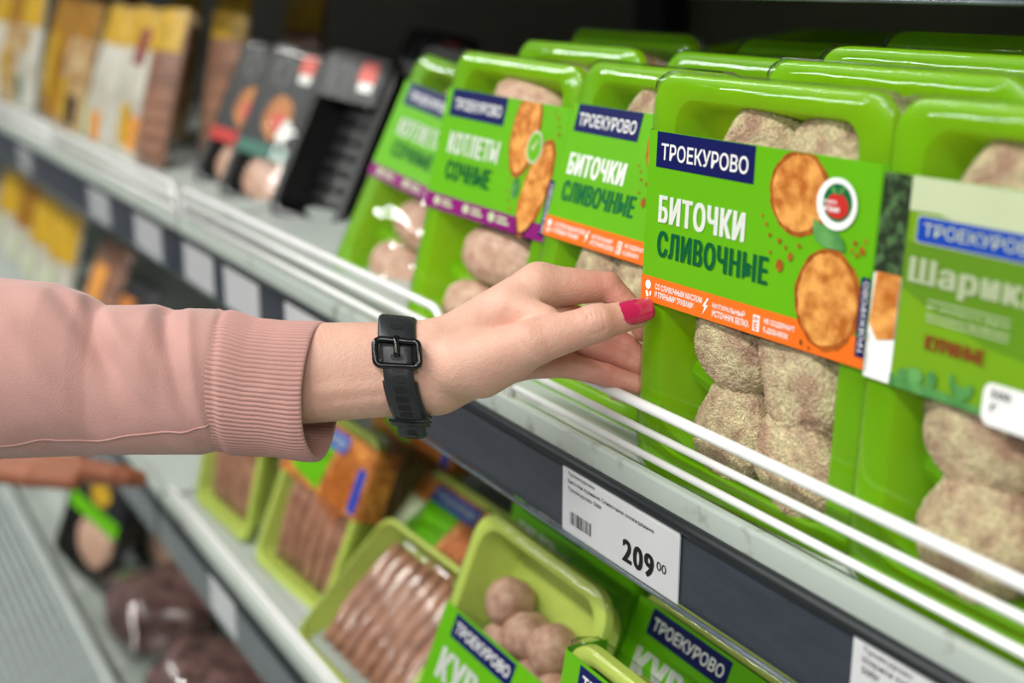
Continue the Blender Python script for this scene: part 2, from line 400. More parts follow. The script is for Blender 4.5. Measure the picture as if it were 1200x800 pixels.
def add_sleeve(r, W, z0, z1, m, dep=0.03, y=-0.0018, name='label'):
    # paper band around the front and both sides
    prof = [(-0.0022, dep), (-0.0026, 0.004), (-0.0018, 0.0004), (0.0006, y), (W - 0.0006, y), (W + 0.0018, 0.0004), (W + 0.0026, 0.004), (W + 0.0022, dep)]
    V = []; Fc = []; n = len(prof)
    for z in (z0, z1):
        V += [(x, yy, z) for x, yy in prof]
    inner = []
    cx = W / 2
    for z in (z0, z1):
        V += [(x + (0.0004 if x < cx else -0.0004), yy + 0.0004, z) for x, yy in prof]
    for i in range(n - 1):
        Fc.append((i, i + 1, n + i + 1, n + i)); Fc.append((2 * n + i + 1, 2 * n + i, 3 * n + i, 3 * n + i + 1))
        Fc.append((2 * n + i, 2 * n + i + 1, i + 1, i)); Fc.append((n + i, n + i + 1, 3 * n + i + 1, 3 * n + i))
    return pyd(name, V, Fc, m, r)

# breaded patty meshes (three lumpy variants, shared)
def lumpy(name, sub, lump, lscale, crumb, cscale, seed, sq=(1, 0.5, 1), smooth=True):
    bm = bmesh.new(); bmesh.ops.create_icosphere(bm, subdivisions=sub, radius=1)
    off = Vector((seed * 7.3, seed * 3.1, seed * 1.7))
    for v in bm.verts:
        n = v.co.normalized()
        d = 1 + lump * noise.noise(n * lscale + off)
        if crumb:
            f1 = noise.voronoi(n * cscale + off * 2)[0][0]; k2 = noise.noise(n * cscale * 0.35 + off)
            d += crumb * (0.55 - f1 + 0.6 * k2)
        e = 0.85
        q = Vector((math.copysign(abs(n.x) ** e, n.x), math.copysign(abs(n.y) ** 0.8, n.y), math.copysign(abs(n.z) ** e, n.z)))
        v.co = Vector((q.x * sq[0], q.y * sq[1], q.z * sq[2])) * d
    me = bpy.data.meshes.new(name); bm.to_mesh(me); bm.free()
    me.polygons.foreach_set('use_smooth', [smooth] * len(me.polygons))
    return me
PATTY = [lumpy('patty', 7, 0.14, 1.6, 0.050, 22, s) for s in (1, 2, 3)]
PATTY_LO = [lumpy('patty_small', 6, 0.14, 1.6, 0.04, 12, s) for s in (4, 5)]
for me in PATTY + PATTY_LO: me.materials.append(M_BREAD)
MINCE = [lumpy('mince_patty', 4, 0.10, 1.8, 0.02, 9, s, (1, 0.6, 0.8)) for s in (6, 7)]
for me in MINCE: me.materials.append(M_MINCE)
BALL = [lumpy('meatball', 4, 0.06, 1.5, 0.015, 10, s, (1, 1, 1)) for s in (8, 9)]
for me in BALL: me.materials.append(M_MEATBALL)
def put(name, me, r, x, y, z, s, rz=0, sy=1.0, sz=1.0):
    o = bpy.data.objects.new(name, me); COL.objects.link(o); o.parent = r
    o.location = (x, y, z); o.rotation_euler = (0, rz, 0); o.scale = (s, s * sy, s * sz); return o

BR = 'ТРОЕКУРОВО'
def cutlet_print(lab, name, cx, cz, rx, rz, y, rot=0.0, zmax=None, seed=1):
    a = ell(cx, cz, rx, rz, 40, rot, 0.05, seed); b = ell(cx, cz, rx * 0.88, rz * 0.90, 36, rot, 0.07, seed + 1)
    if zmax: a = [(x, min(z, zmax)) for x, z in a]; b = [(x, min(z, zmax)) for x, z in b]
    flat(name + '_edge', a, y, M_FRIED_EDGE, lab); flat(name, b, y - 0.0002, M_FRIED, lab)
def crumbs(lab, pts, y):
    flats('crumb_print', [ell(x, z, s, s * 1.2, 6, 0.4, 0.5, i) for i, (x, z, s) in enumerate(pts)], y, M_FRIED_EDGE, lab)['kind'] = 'stuff'

def label_creamy(r):
    lab = add_sleeve(r, W0, 0.0905, 0.1755, M_LGREEN); y = -0.0021
    y1 = y - 0.0002; y2 = y - 0.0004
    flat('orange_stripe', rect(0.0003, 0.0905, W0 - 0.0003, 0.1035), y, M_ORANGE, lab)
    flat('brand_patch', rect(0.0070, 0.1582, 0.0752, 0.1753), y, M_NAVY, lab)
    text('brand_lettering', [(BR, (0.0108, 0.1620, 0.0715, 0.1700))], y1, M_WHITE, lab, 0.012)
    text('title_lettering', [('БИТОЧКИ', (0.0110, 0.1312, 0.0720, 0.1450))], y1, M_WHITE, lab, 0.012, fat=0.10)
    text('subtitle_lettering', [('СЛИВОЧНЫЕ', (0.0112, 0.1145, 0.0885, 0.1275))], y1, M_DGREEN, lab, 0.012, fat=0.10)
    cutlet_print(lab, 'cutlet_print', 0.1035, 0.1580, 0.0178, 0.0185, y, zmax=0.1753, seed=3)
    cutlet_print(lab, 'cutlet_print', 0.1243, 0.1152, 0.0188, 0.0222, y, seed=5)
    lf = [(0.1135, 0.1490), (0.119, 0.1465), (0.126, 0.1455), (0.131, 0.1420), (0.1325, 0.1375), (0.128, 0.1375), (0.121, 0.1375), (0.1155, 0.1400), (0.1135, 0.1440)]
    flat('leaf_print', lf, y1 - 0.0003, M_LEAF, lab)
    flat('emblem_ring', ell(0.1256, 0.1566, 0.0112, 0.0110, 36), y - 0.0006, M_WHITE, lab)
    flat('emblem_field', ell(0.1262, 0.1572, 0.0080, 0.0080, 32), y - 0.0008, M_DGREEN, lab)
    ap = [(0.1262 + 0.0062 * math.cos(t) * (1 - 0.12 * math.sin(t)), 0.1560 + 0.0054 * math.sin(t) - (0.0012 if abs(t - math.pi / 2) < 0.3 else 0)) for t in [2 * math.pi * i / 30 for i in range(30)]]
    flat('apple_print', ap, y - 0.0010, M_RED, lab)
    flats('apple_leaf_print', [[(0.1262, 0.1605), (0.1272, 0.1635), (0.1305, 0.1645), (0.1295, 0.1615)], [(0.1262, 0.1605), (0.1250, 0.1632), (0.1222, 0.1636), (0.1232, 0.1612)]], y - 0.0012, M_LEAF, lab)
    text('emblem_lettering', [('Здоровое', (0.1150, 0.1560, 0.1262, 0.1585)), ('питание', (0.1180, 0.1532, 0.1282, 0.1555))], y - 0.0014, M_WHITE, lab, 0.01)
    crumbs(lab, [(0.094, 0.1358, .0012), (0.098, 0.1335, .0009), (0.101, 0.1300, .0016), (0.0955, 0.1250, .0026), (0.089, 0.1300, .0009), (0.088, 0.1375, .0008), (0.106, 0.1355, .001), (0.0825, 0.1455, .0008), (0.0855, 0.1420, .0009),
                 (0.137, 0.1420, .0012), (0.141, 0.1395, .0016), (0.1385, 0.1370, .001), (0.1425, 0.1435, .0008), (0.1355, 0.1385, .0008), (0.112, 0.0938, .0012), (0.1165, 0.0925, .0008)], y1)
    flat('side_patch', rect(0.1425, 0.0955, 0.1473, 0.1290), y - 0.0005, M_NAVY, lab)
    text('side_lettering', [(BR, (0.1440, 0.0970, 0.1468, 0.1275))], y - 0.0007, M_WHITE, lab, 0.0, rot=True)
    text('stripe_lettering', [('СО СЛИВОЧНЫМ МАСЛОМ', (0.0115, 0.0976, 0.0465, 0.1006)), ('И ПРЯНЫМИ ТРАВАМИ', (0.0115, 0.0936, 0.0405, 0.0966)), ('НАТУРАЛЬНЫЙ', (0.0540, 0.0972, 0.0760, 0.1002)), ('ИСТОЧНИК БЕЛКА', (0.0540, 0.0930, 0.0790, 0.0962)),
                              ('НЕ СОДЕРЖИТ', (0.0885, 0.0968, 0.1075, 0.0998)), ('Е-ДОБАВОК', (0.0885, 0.0928, 0.1040, 0.0958))], y1, M_WHITE, lab, 0.02)
    flats('stripe_icon', [[(0.0502, 0.1010), (0.0470, 0.0965), (0.0487, 0.0965), (0.0472, 0.0925), (0.0510, 0.0975), (0.0492, 0.0975), (0.0512, 0.1010)], rect(0.0815, 0.0925, 0.0858, 0.1000),
                          ell(0.0060, 0.0990, 0.0022, 0.0024, 12), [(0.004, 0.0955), (0.0058, 0.0960), (0.0068, 0.0930), (0.0052, 0.0926)], [(0.0072, 0.0955), (0.0088, 0.0962), (0.0086, 0.0938), (0.0074, 0.0935)]], y1, M_WHITE, lab)
    text('icon_lettering', [('Е', (0.0825, 0.0932, 0.0848, 0.0968)), ('БЕЗ', (0.0822, 0.0976, 0.0851, 0.0993))], y2, M_ORANGE, lab, 0.03)
    return lab

def label_juicy(r):
    lab = add_sleeve(r, W0, 0.0890, 0.1755, M_LGREEN); y = -0.0021; y1 = y - 0.0002
    flat('purple_stripe', rect(0.0003, 0.0890, W0 - 0.0003, 0.1000), y, M_PURPLE, lab)
    flat('brand_patch', rect(0.0085, 0.1560, 0.0770, 0.1753), y, M_NAVY, lab)
    text('brand_lettering', [(BR, (0.0140, 0.1612, 0.0725, 0.1690))], y1, M_WHITE, lab, 0.012)
    text('title_lettering', [('КОТЛЕТЫ', (0.0160, 0.1300, 0.0790, 0.1455))], y1, M_WHITE, lab, 0.012, fat=0.10)
    text('subtitle_lettering', [('СОЧНЫЕ', (0.0190, 0.1115, 0.0760, 0.1255))], y1, M_DGREEN, lab, 0.012, fat=0.10)
    cutlet_print(lab, 'cutlet_print', 0.1040, 0.1550, 0.0155, 0.030, y, rot=-0.05, zmax=0.1753, seed=3)
    cutlet_print(lab, 'cutlet_print', 0.1270, 0.1210, 0.0135, 0.034, y, rot=-0.22, seed=8)
    flat('emblem_ring', ell(0.1180, 0.1470, 0.0085, 0.0110, 26), y - 0.0005, M_CREAM, lab)
    flat('emblem_field', ell(0.1180, 0.1470, 0.0068, 0.0092, 26), y - 0.0007, M_LGREEN, lab)
    flat('emblem_mark', [(0.1150, 0.1470), (0.1172, 0.1440), (0.1212, 0.1515), (0.1195, 0.1520), (0.1172, 0.1472), (0.1160, 0.1488)], y - 0.0009, M_CREAM, lab)
    flat('leaf_print', ell(0.1060, 0.1180, 0.004, 0.007, 12), y1, M_LEAF, lab)
    crumbs(lab, [(0.1360, 0.168, .001), (0.132, 0.171, .0008), (0.140, 0.158, .0011), (0.098, 0.115, .001), (0.101, 0.109, .0012), (0.098, 0.122, .0008), (0.139, 0.163, .0009), (0.104, 0.104, .0012)], y1)
    flat('side_patch', rect(0.1415, 0.0925, 0.1473, 0.1290), y - 0.0005, M_NAVY, lab)
    text('side_lettering', [(BR, (0.1435, 0.0945, 0.1466, 0.1270))], y - 0.0007, M_WHITE, lab, 0.0, rot=True)
    P = []
    for i, x in enumerate((0.012, 0.050, 0.082)):
        P += [ell(x + 0.004, 0.0950, 0.0042, 0.0034, 12)]
        for k in range(2): P.append(rect(x + 0.0105, 0.0925 + k * 0.003, x + 0.025 - 0.003 * k, 0.0943 + k * 0.003))
    flats('stripe_icon', P, y1, M_CREAM, lab)
    return lab

def label_balls(r):
    lab = add_sleeve(r, W0, 0.0895, 0.1735, M_OLIVE); y = -0.0021; y1 = y - 0.0002; y2 = y - 0.0004
    flat('cream_band', [(0.0152, 0.1600), (0.030, 0.1602), (0.045, 0.1575), (0.060, 0.1525), (0.080, 0.149), (0.1472, 0.149), (0.1472, 0.1733), (0.0152, 0.1733)], y, M_CREAM, lab)
    flat('hill_print', [(0.0152, 0.1480), (0.1472, 0.1480), (0.1472, 0.1180), (0.1, 0.112), (0.06, 0.1150), (0.03, 0.124), (0.0152, 0.1300)], y, M_OLIVE2, lab)
    flat('herb_print', rect(0.0004, 0.1330, 0.0152, 0.1733), y1, M_HERB, lab)
    flat('white_strip', rect(0.0004, 0.0897, 0.0152, 0.1330), y, M_WHITE, lab)
    flat('ball_print', [(0.0010, 0.112), (0.006, 0.106), (0.0150, 0.108), (0.0150, 0.1335), (0.0020, 0.1335)], y2, M_FRIED, lab)
    text('side_lettering', [('произведено по заказу', (0.0012, 0.0915, 0.0024, 0.1080))], y2, M_INK, lab, 0.0, rot=True)
    flat('brand_frame', rrect(0.0202, 0.0835, 0.1480, 0.1590, 0.0012, 3), y2, M_CREAM, lab)
    flat('brand_patch', rrect(0.0208, 0.0829, 0.1486, 0.1584, 0.0010, 3), y2 - 0.0002, M_BLUE, lab)
    text('brand_lettering', [(BR, (0.0240, 0.1512, 0.0795, 0.1562))], y2 - 0.0004, M_CREAM, lab, 0.006)
    text('title_lettering', [('Шарики', (0.0190, 0.1300, 0.0820, 0.1425))], y2 - 0.0002, M_CREAM, lab, 0.012, fat=0.10)
    text('tagline_lettering', [('из нежного филе', (0.0300, 0.1236, 0.0690, 0.1258)), ('цыпленка бройлера', (0.0300, 0.1202, 0.0690, 0.1226))], y2, M_CREAM, lab, 0.01)
    flats('tagline_rule', [rect(0.030, 0.1268, 0.069, 0.1273), rect(0.030, 0.1190, 0.069, 0.1195)], y2, M_CREAM, lab)
    text('subtitle_lettering', [('КУРИНЫЕ', (0.0310, 0.1080, 0.0600, 0.1138))], y2, M_RUST, lab, 0.012, fat=0.10)
    hz = 0.0945; P = [[(0.0152, 0.0897), (0.1472, 0.0897), (0.1472, 0.0915), (0.10, 0.0905), (0.07, 0.0915), (0.045, 0.0935), (0.0152, 0.0945)]]
    P += [ell(0.028, 0.0965, 0.0045, 0.0032, 10), ell(0.0365, 0.0968, 0.0026, 0.0035, 10), ell(0.022, 0.0955, 0.003, 0.0025, 10)]
    P += [[(0.0450, 0.1005), (0.0465, 0.1022), (0.0478, 0.0985), (0.0520, 0.0975), (0.0560, 0.1000), (0.0570, 0.0985), (0.0555, 0.0945), (0.0525, 0.0932), (0.0520, 0.0905), (0.0505, 0.0905), (0.0505, 0.0930), (0.0470, 0.0945), (0.0456, 0.0975)]]
    flats('farm_print', P, y2 - 0.0001, M_LEAF, lab)
    flat('badge', rrect(0.0615, 0.0880 + 0.0017, 0.0870, 0.1030, 0.004, 4), y2 - 0.0002, M_WHITE, lab)
    text('badge_lettering', [('500', (0.0650, 0.0975, 0.0740, 0.1010)), ('г', (0.0655, 0.0925, 0.0690, 0.0955))], y2 - 0.0004, M_INK, lab, 0.02)
    return lab

def breaded_pack(P, label, hi=True, lab=label_creamy, cfg=None, group='green trays of breaded cutlets'):
    r = empty('cutlet_pack'); tag(r, label, 'food pack', group)
    add_tray(r, W0, H0, 0.036, M_GREEN, ridges=(0.0555, 0.108, 0.150))
    pool = PATTY if hi else PATTY_LO
    cfg = cfg or [(0.0565, 0.0800, 0.0290, 0.3), (0.1040, 0.0755, 0.0320, 1.2), (0.0575, 0.0330, 0.0290, 2.2), (0.1045, 0.0320, 0.0320, 4.0), (0.064, 0.1650, 0.0300, 5.1), (0.110, 0.1640, 0.0300, 0.9), (0.060, 0.124, 0.025, 3.1), (0.104, 0.122, 0.025, 2.0)]
    for i, (x, z, s, a) in enumerate(cfg):
        put('cutlet', pool[i % len(pool)], r, x, 0.0185, z, s, a, sy=1.15, sz=0.86 if hi else 0.9)
    add_film(r, W0, H0, 0.036, M_FILM, seed=len(label))
    lab(r)
    r.matrix_world = P
    return r

main = breaded_pack(pose(-0.512, 0.3737, 1.2535, 2.8, 1.6), 'green tray of creamy breaded cutlets gripped by the hand')
balls_cfg = [(0.052, 0.0800, 0.030, 0.3), (0.1050, 0.080, 0.030, 1.2), (0.054, 0.0365, 0.0310, 2.2), (0.1080, 0.0365, 0.0300, 4.0), (0.050, 0.1640, 0.0290, 5.1), (0.105, 0.164, 0.029, 0.9)]
ball = breaded_pack(pose(-0.3605, 0.3745, 1.2535, -1, 3.6, -1), 'green tray with olive label of chicken balls at the right picture edge', lab=label_balls, cfg=balls_cfg)
bit2 = copy_tree(main, None, pose(-0.686, 0.4000, 1.2555, 0, 15.7)); bit2['label'] = 'green tray of creamy cutlets with orange stripe, leaning behind the fingers'

def juicy_pack(P, label, film):
    r = empty('cutlet_pack'); tag(r, label, 'food pack', 'green trays of breaded cutlets')
    add_tray(r, W0, H0, 0.036, M_GREEN, ridges=(0.0475, 0.100))
    for i, (x, z) in enumerate([(0.082, 0.068), (0.074, 0.025), (0.080, 0.170), (0.08, 0.125)]):
        put('cutlet', MINCE[i % 2], r, x, 0.019, z, 0.043, 0.1 * i, sy=0.75, sz=0.62)
    add_film(r, W0, H0, 0.036, film, seed=5)
    label_juicy(r); r.matrix_world = P
    return r
kot = juicy_pack(pose(-0.8355, 0.3935, 1.2540, 4.9, 13.7, 1.6), 'green tray of juicy cutlets with purple stripe, upright beside the creamy cutlets', M_FILM)
kot0 = juicy_pack(pose(-1.030, 0.4160, 1.2560, 14, 23, 10), 'green tray with purple stripe tilted beside the black packs, film full of glare', film_mat('glare_film', 1.0, 22, ior=1.8))
BACKP = [  # packs standing further back, only their top rims in view: x, y, z, yaw, lean
    (-0.4835, 0.4180, 1.2598, 2, 2, main, 'green tray directly behind the gripped cutlet tray'),
    (-0.5010, 0.4680, 1.2645, 2, 2, main, 'green tray second behind the gripped cutlet tray'),
    (-0.5060, 0.5180, 1.2705, 1, 2, main, 'green tray third behind the gripped cutlet tray, reaching the top right corner'),
    (-0.3280, 0.4260, 1.2600, 0, 3, ball, 'green tray behind the olive label tray, corner at the right edge'),
    (-0.8250, 0.4400, 1.2605, 1, 14, kot, 'green tray directly behind the upright purple stripe tray'),
    (-0.8280, 0.4930, 1.2665, 0, 12, kot, 'green tray second behind the upright purple stripe tray'),
    (-0.6600, 0.4460, 1.2612, 0, 15, main, 'green tray behind the orange stripe tray at the fingers'),
    (-0.6500, 0.4970, 1.2670, 0, 14, main, 'green tray in the dark row below the lying tray'),
]
for x, y, z, yaw, lean, src, l in BACKP:
    o = copy_tree(src, None, pose(x, y, z, yaw, lean)); o['label'] = l; o['group'] = 'trays in the back rows'
# a flat pile of trays at the back of the shelf
pile = []
for i in range(5):
    r = empty('stacked_tray'); tag(r, 'green tray lying in a flat pile at the dark back of the shelf', 'tray', 'flat pile of green trays')
    if i == 4: r['label'] = 'green tray lying flat on top of the pile at the dark back of the shelf'; 
    add_tray(r, 0.18, 0.14, 0.030, M_GREEN)
    r.matrix_world = Matrix.Translation((-0.86, 0.66, 1.2850 + 0.0315 * (i + 1))) @ Matrix.Rotation(math.radians(-90 - math.degrees(math.atan(SHELF_TILT)) * -1), 4, 'X')

# ------------------------------------------------------------------ black packs
M_MEATBR = mat('brown_patty_print', (176, 132, 104), 0.4, rgb2=(140, 98, 76), vscale=90)
M_PINKRED = mat('coral_print', (222, 92, 78), 0.4, var=0.08)
M_TEAL = mat('teal_print', (52, 112, 96), 0.4, var=0.06)
M_CHAR = mat('charcoal_print', (30, 30, 32), 0.4, var=0.1)
zs_at = lambda y: ZS + 0.002 + SHELF_TILT * (y - YF)
def black_pack(P, label, stripe, bare=False):
    W, H = 0.115, 0.190
    r = empty('black_food_pack'); tag(r, label, 'food pack', 'black packs on the middle shelf')
    add_tray(r, W, H, 0.034, M_BLACKTRAY, fx=0.009, fz=0.009)
    if bare:
        V, Fc = merge([tube([(0.02, 0.030, 0.03 + 0.018 * k), (W - 0.02, 0.030, 0.03 + 0.018 * k)], 0.004, 8) for k in range(8)])
        pyd('ribs', V, Fc, M_BLACKTRAY, r, True)
        lab = flat('label', rect(0.006, 0.135, W - 0.012, 0.184), -0.0014, M_CHAR, r)
    else:
        put('patty', MINCE[0], r, W * 0.5, 0.018, 0.036, 0.040, 0.2, 0.5)
        put('patty', MINCE[1], r, W * 0.5, 0.018, 0.090, 0.040, 0.9, 0.5)
        lab = flat('label', rect(0.006, 0.056, W - 0.006, 0.184), -0.0014, M_CHAR, r)
        flat('colour_stripe', rect(0.006, 0.056, W - 0.006, 0.072), -0.0017, stripe, lab)
        flat('dish_print', ell(0.058, 0.104, 0.026, 0.026, 20, 0, 0.1, 4), -0.0017, M_GRILL, lab)
        flat('garnish_print', ell(0.062, 0.100, 0.012, 0.012, 14, 0, 0.2, 4), -0.0019, M_PINKRED, lab)
        flat('side_dish_print', ell(0.078, 0.090, 0.012, 0.014, 14), -0.0019, M_WHITE, lab)
    text('title_lettering', [('О', (0.022, 0.138, 0.054, 0.176))], -0.0017, M_GREYPRINT, lab, 0.012, fat=0.10)
    flat('corner_badge', rect(0.064, 0.158, 0.090, 0.180), -0.0017, M_PINKRED, lab)
    flat('badge_white', rect(0.068, 0.148, 0.090, 0.158), -0.0017, M_WHITE, lab)
    if not bare: add_film(r, W, H, 0.034, M_FILMW, seed=3, bulge=0.002)
    r.matrix_world = P
    return r
black_pack(pose(-1.4340, 0.4420, zs_at(0.442), 18, 26, 6), 'black pack with teal stripe and pizza picture, silver glare at its foot', M_TEAL)
black_pack(pose(-1.5560, 0.4500, zs_at(0.450), 18, 26, 6), 'black pack with red stripe left of the teal striped pack', M_RED)
black_pack(pose(-1.2900, 0.4500, zs_at(0.450), 18, 26, 6), 'bare black tray with coral badge, right of the teal striped pack', M_TEAL, True)
black_pack(pose(-1.1500, 0.4950, zs_at(0.495), 18, 24, 6), 'empty-looking black tray beside the tilted green pack', M_TEAL, True)
black_pack(pose(-1.3300, 0.5650, zs_at(0.565), 18, 24, 6), 'black pack in shade behind the bare black tray', M_RED, True)

# ------------------------------------------------------------------ yellow-topped bags, far left
M_BAGW = mat('pale_bag', (172, 168, 152), 0.35, rgb2=(200, 198, 186), vscale=18, coat=0.3)
M_BAGB = mat('tan_bag', (192, 168, 120), 0.35, rgb2=(150, 112, 70), vscale=40, coat=0.3)
M_BAGM = mat('brown_slices', (158, 116, 92), 0.35, rgb2=(104, 72, 58), vscale=30, stretch=(0.4, 1, 5), coat=0.3)
M_OCHRE = mat('ochre_print', (160, 112, 22), 0.4, var=0.2, vscale=50)
def pillow_geo(W, H, T, n=14, m=18, seed=0):
    rr = random.Random(seed); V = []; Fc = []
    for s in (-1, 1):
        for j in range(m + 1):
            for i in range(n + 1):
                a = i / n; b = j / m
                th = T * (max(0, math.sin(math.pi * a)) ** 0.55) * (max(0, math.sin(math.pi * b)) ** 0.45)
                th += 0.0016 * noise.noise(Vector((a * 5 + seed, b * 7, s))) * math.sin(math.pi * a) * math.sin(math.pi * b)
                V.append((W * a, s * (th / 2 + 0.0004), H * b))
        base = 0 if s < 0 else (n + 1) * (m + 1)
        for j in range(m):
            for i in range(n):
                q = (base + j * (n + 1) + i, base + j * (n + 1) + i + 1, base + (j + 1) * (n + 1) + i + 1, base + (j + 1) * (n + 1) + i)
                Fc.append(q if s < 0 else q[::-1])
    B = (n + 1) * (m + 1); ring = [i for i in range(n + 1)] + [j * (n + 1) + n for j in range(1, m + 1)] + [m * (n + 1) + i for i in range(n - 1, -1, -1)] + [j * (n + 1) for j in range(m - 1, 0, -1)]
    for i in range(len(ring)):
        a, b = ring[i], ring[(i + 1) % len(ring)]; Fc.append((b, a, a + B, b + B))
    return V, Fc
def on_pillow(W, H, T, x0, z0, x1, z1, off=0.0012, n=8):
    V = []; Fc = []
    for j in range(n + 1):
        for i in range(n + 1):
            x = x0 + (x1 - x0) * i / n; z = z0 + (z1 - z0) * j / n; a = x / W; b = z / H
            th = T * (max(0, math.sin(math.pi * a)) ** 0.55) * (max(0, math.sin(math.pi * b)) ** 0.45)
            V.append((x, -(th / 2 + 0.0004 + off), z))
    for j in range(n):
        for i in range(n): Fc.append((j * (n + 1) + i, j * (n + 1) + i + 1, (j + 1) * (n + 1) + i + 1, (j + 1) * (n + 1) + i))
    return V, Fc
def bag(P, label, body, top, patches=(), W=0.125, H=0.215, T=0.034, seed=0, group='yellow-topped bags', name='food_bag', cat='food bag', head=0.72):
    r = empty(name); tag(r, label, cat, group)
    V, Fc = pillow_geo(W, H, T, seed=seed); pyd('pouch', V, Fc, body, r, True)
    if top: V, Fc = on_pillow(W, H, T, 0.002, H * head, W - 0.002, H - 0.002); pyd('header', V, Fc, top, r, True)
    for (x0, z0, x1, z1, m) in patches:
        V, Fc = on_pillow(W, H, T, x0 * W, z0 * H, x1 * W, z1 * H, 0.002); pyd('picture', V, Fc, m, r, True)
    r.matrix_world = P
    return r
zb = lambda y: ZS + 0.002 + SHELF_TILT * (y - YF)
bag(pose(-1.745, 0.430, zb(.43), 8, 16, 0), 'clear bag of brown slices with yellow top, left of the red striped black pack', M_BAGM, M_YELLOW, seed=1, W=0.09, H=0.21)
bag(pose(-1.900, 0.425, zb(.425), 8, 18, 4), 'pale bag with yellow top and burgundy mark beside the brown slices', M_BAGW, M_YELLOW, [(0.55, 0.62, 0.75, 0.86, mat('burgundy_print', (130, 44, 50), 0.4)), (0.55, 0.1, 0.75, 0.36, M_YELLOW), (0.76, 0.08, 0.94, 0.3, M_FRIED)], seed=2, W=0.125, H=0.215)
bag(pose(-2.050, 0.425, zb(.425), 8, 18, 4), 'pale bag, second left of the brown slices, orange picture at its foot', M_BAGW, M_YELLOW, [(0.15, 0.06, 0.4, 0.3, M_CREAM), (0.5, 0.05, 0.75, 0.25, M_FRIED)], seed=3, W=0.12, H=0.215)
bag(pose(-2.260, 0.430, zb(.43), 5, 16, 4), 'tan bag with ochre top above the far fence corner', M_BAGB, M_OCHRE, [(0.3, 0.1, 0.6, 0.4, M_YELLOW), (0.6, 0.08, 0.85, 0.3, M_CHAR)], seed=4, W=0.13, H=0.215)
bag(pose(-2.440, 0.440, zb(.44), 5, 14, 4), 'ochre bag between the tan bag and the pale edge bag', M_OCHRE, M_OCHRE, [(0.3, 0.2, 0.7, 0.7, M_YELLOW)], seed=5, W=0.12, H=0.22)
bag(pose(-2.640, 0.430, zb(.43), 5, 12, 2), 'pale bag with yellow top at the left picture edge', M_BAGW, M_YELLOW, [(0.2, 0.5, 0.8, 0.7, M_BAGB), (0.3, 0.1, 0.6, 0.3, M_TEAL)], seed=6, W=0.13, H=0.22)
bag(pose(-2.830, 0.430, zb(.43), 5, 14, 2), 'tan bag beyond the pale edge bag, farthest left', M_BAGB, M_OCHRE, [(0.3, 0.2, 0.7, 0.5, M_YELLOW)], seed=7, W=0.13, H=0.22)
bag(pose(-3.020, 0.430, zb(.43), 5, 14, 2), 'pale bag at the very end of the far row', M_BAGW, M_YELLOW, [(0.3, 0.2, 0.7, 0.5, M_BAGB)], seed=8, W=0.13, H=0.22)
for i, (x, y, l) in enumerate([(-1.690, 0.50, 'yellow-topped bag in shade behind the brown slices'), (-1.640, 0.58, 'yellow-topped bag in deep shade nearest the black packs'), (-1.93, 0.51, 'yellow-topped bag in shade behind the pale bags'), (-2.22, 0.51, 'ochre-topped bag in shade behind the tan bag'), (-2.48, 0.52, 'ochre-topped bag in shade behind the ochre bag')]):
    bag(pose(x, y, zb(y) + 0.004, 6, 12, 0), l, M_BAGM if i < 2 else M_BAGB, M_YELLOW if i < 3 else M_OCHRE, seed=10 + i, H=0.215, W=0.11, group='yellow-topped bags in the back row')
# lower shelf beyond the upright
zlb = lambda y: ZL + 0.002 + 0.06 * (y - YL)
for i, (x, y, l, t) in enumerate([(-2.30, 0.385, 'yellow-topped pack under the far rail, above the pink sleeve', M_YELLOW), (-2.46, 0.385, 'yellow-topped pack under the far rail, second from the right', M_YELLOW), (-2.64, 0.39, 'yellow-topped pack under the far rail, third from the right', M_OCHRE), (-2.84, 0.39, 'yellow-topped pack under the far rail at the left edge', M_YELLOW)]):
    bag(pose(x, y, zlb(y), 8, 16, 2), l, M_BAGW, t, [(0.2, 0.1, 0.6, 0.4, M_CREAM)], seed=20 + i, W=0.13, H=0.17, group='yellow-topped packs on the far lower shelf', head=0.5)
for i, (x, y, l, m_, h) in enumerate([(-2.08, 0.40, 'brown pack under the far rail beside the yellow packs', M_BAGM, 0.15), (-1.90, 0.40, 'dark pack with orange picture under the far rail', M_CHAR, 0.13), (-1.74, 0.40, 'dark flat pack under the far rail near the upright', M_CHAR, 0.11), (-1.58, 0.40, 'brown flat pack in shade next to the upright', M_BAGM, 0.10)]):
    bag(pose(x, y, zlb(y), 6, 22, 0), l, m_, None, [(0.3, 0.3, 0.7, 0.75, (M_FRIED, M_GRILL, M_TEAL, M_BAGM)[i])], seed=30 + i, W=0.14, H=h, group='dark packs on the far lower shelf')

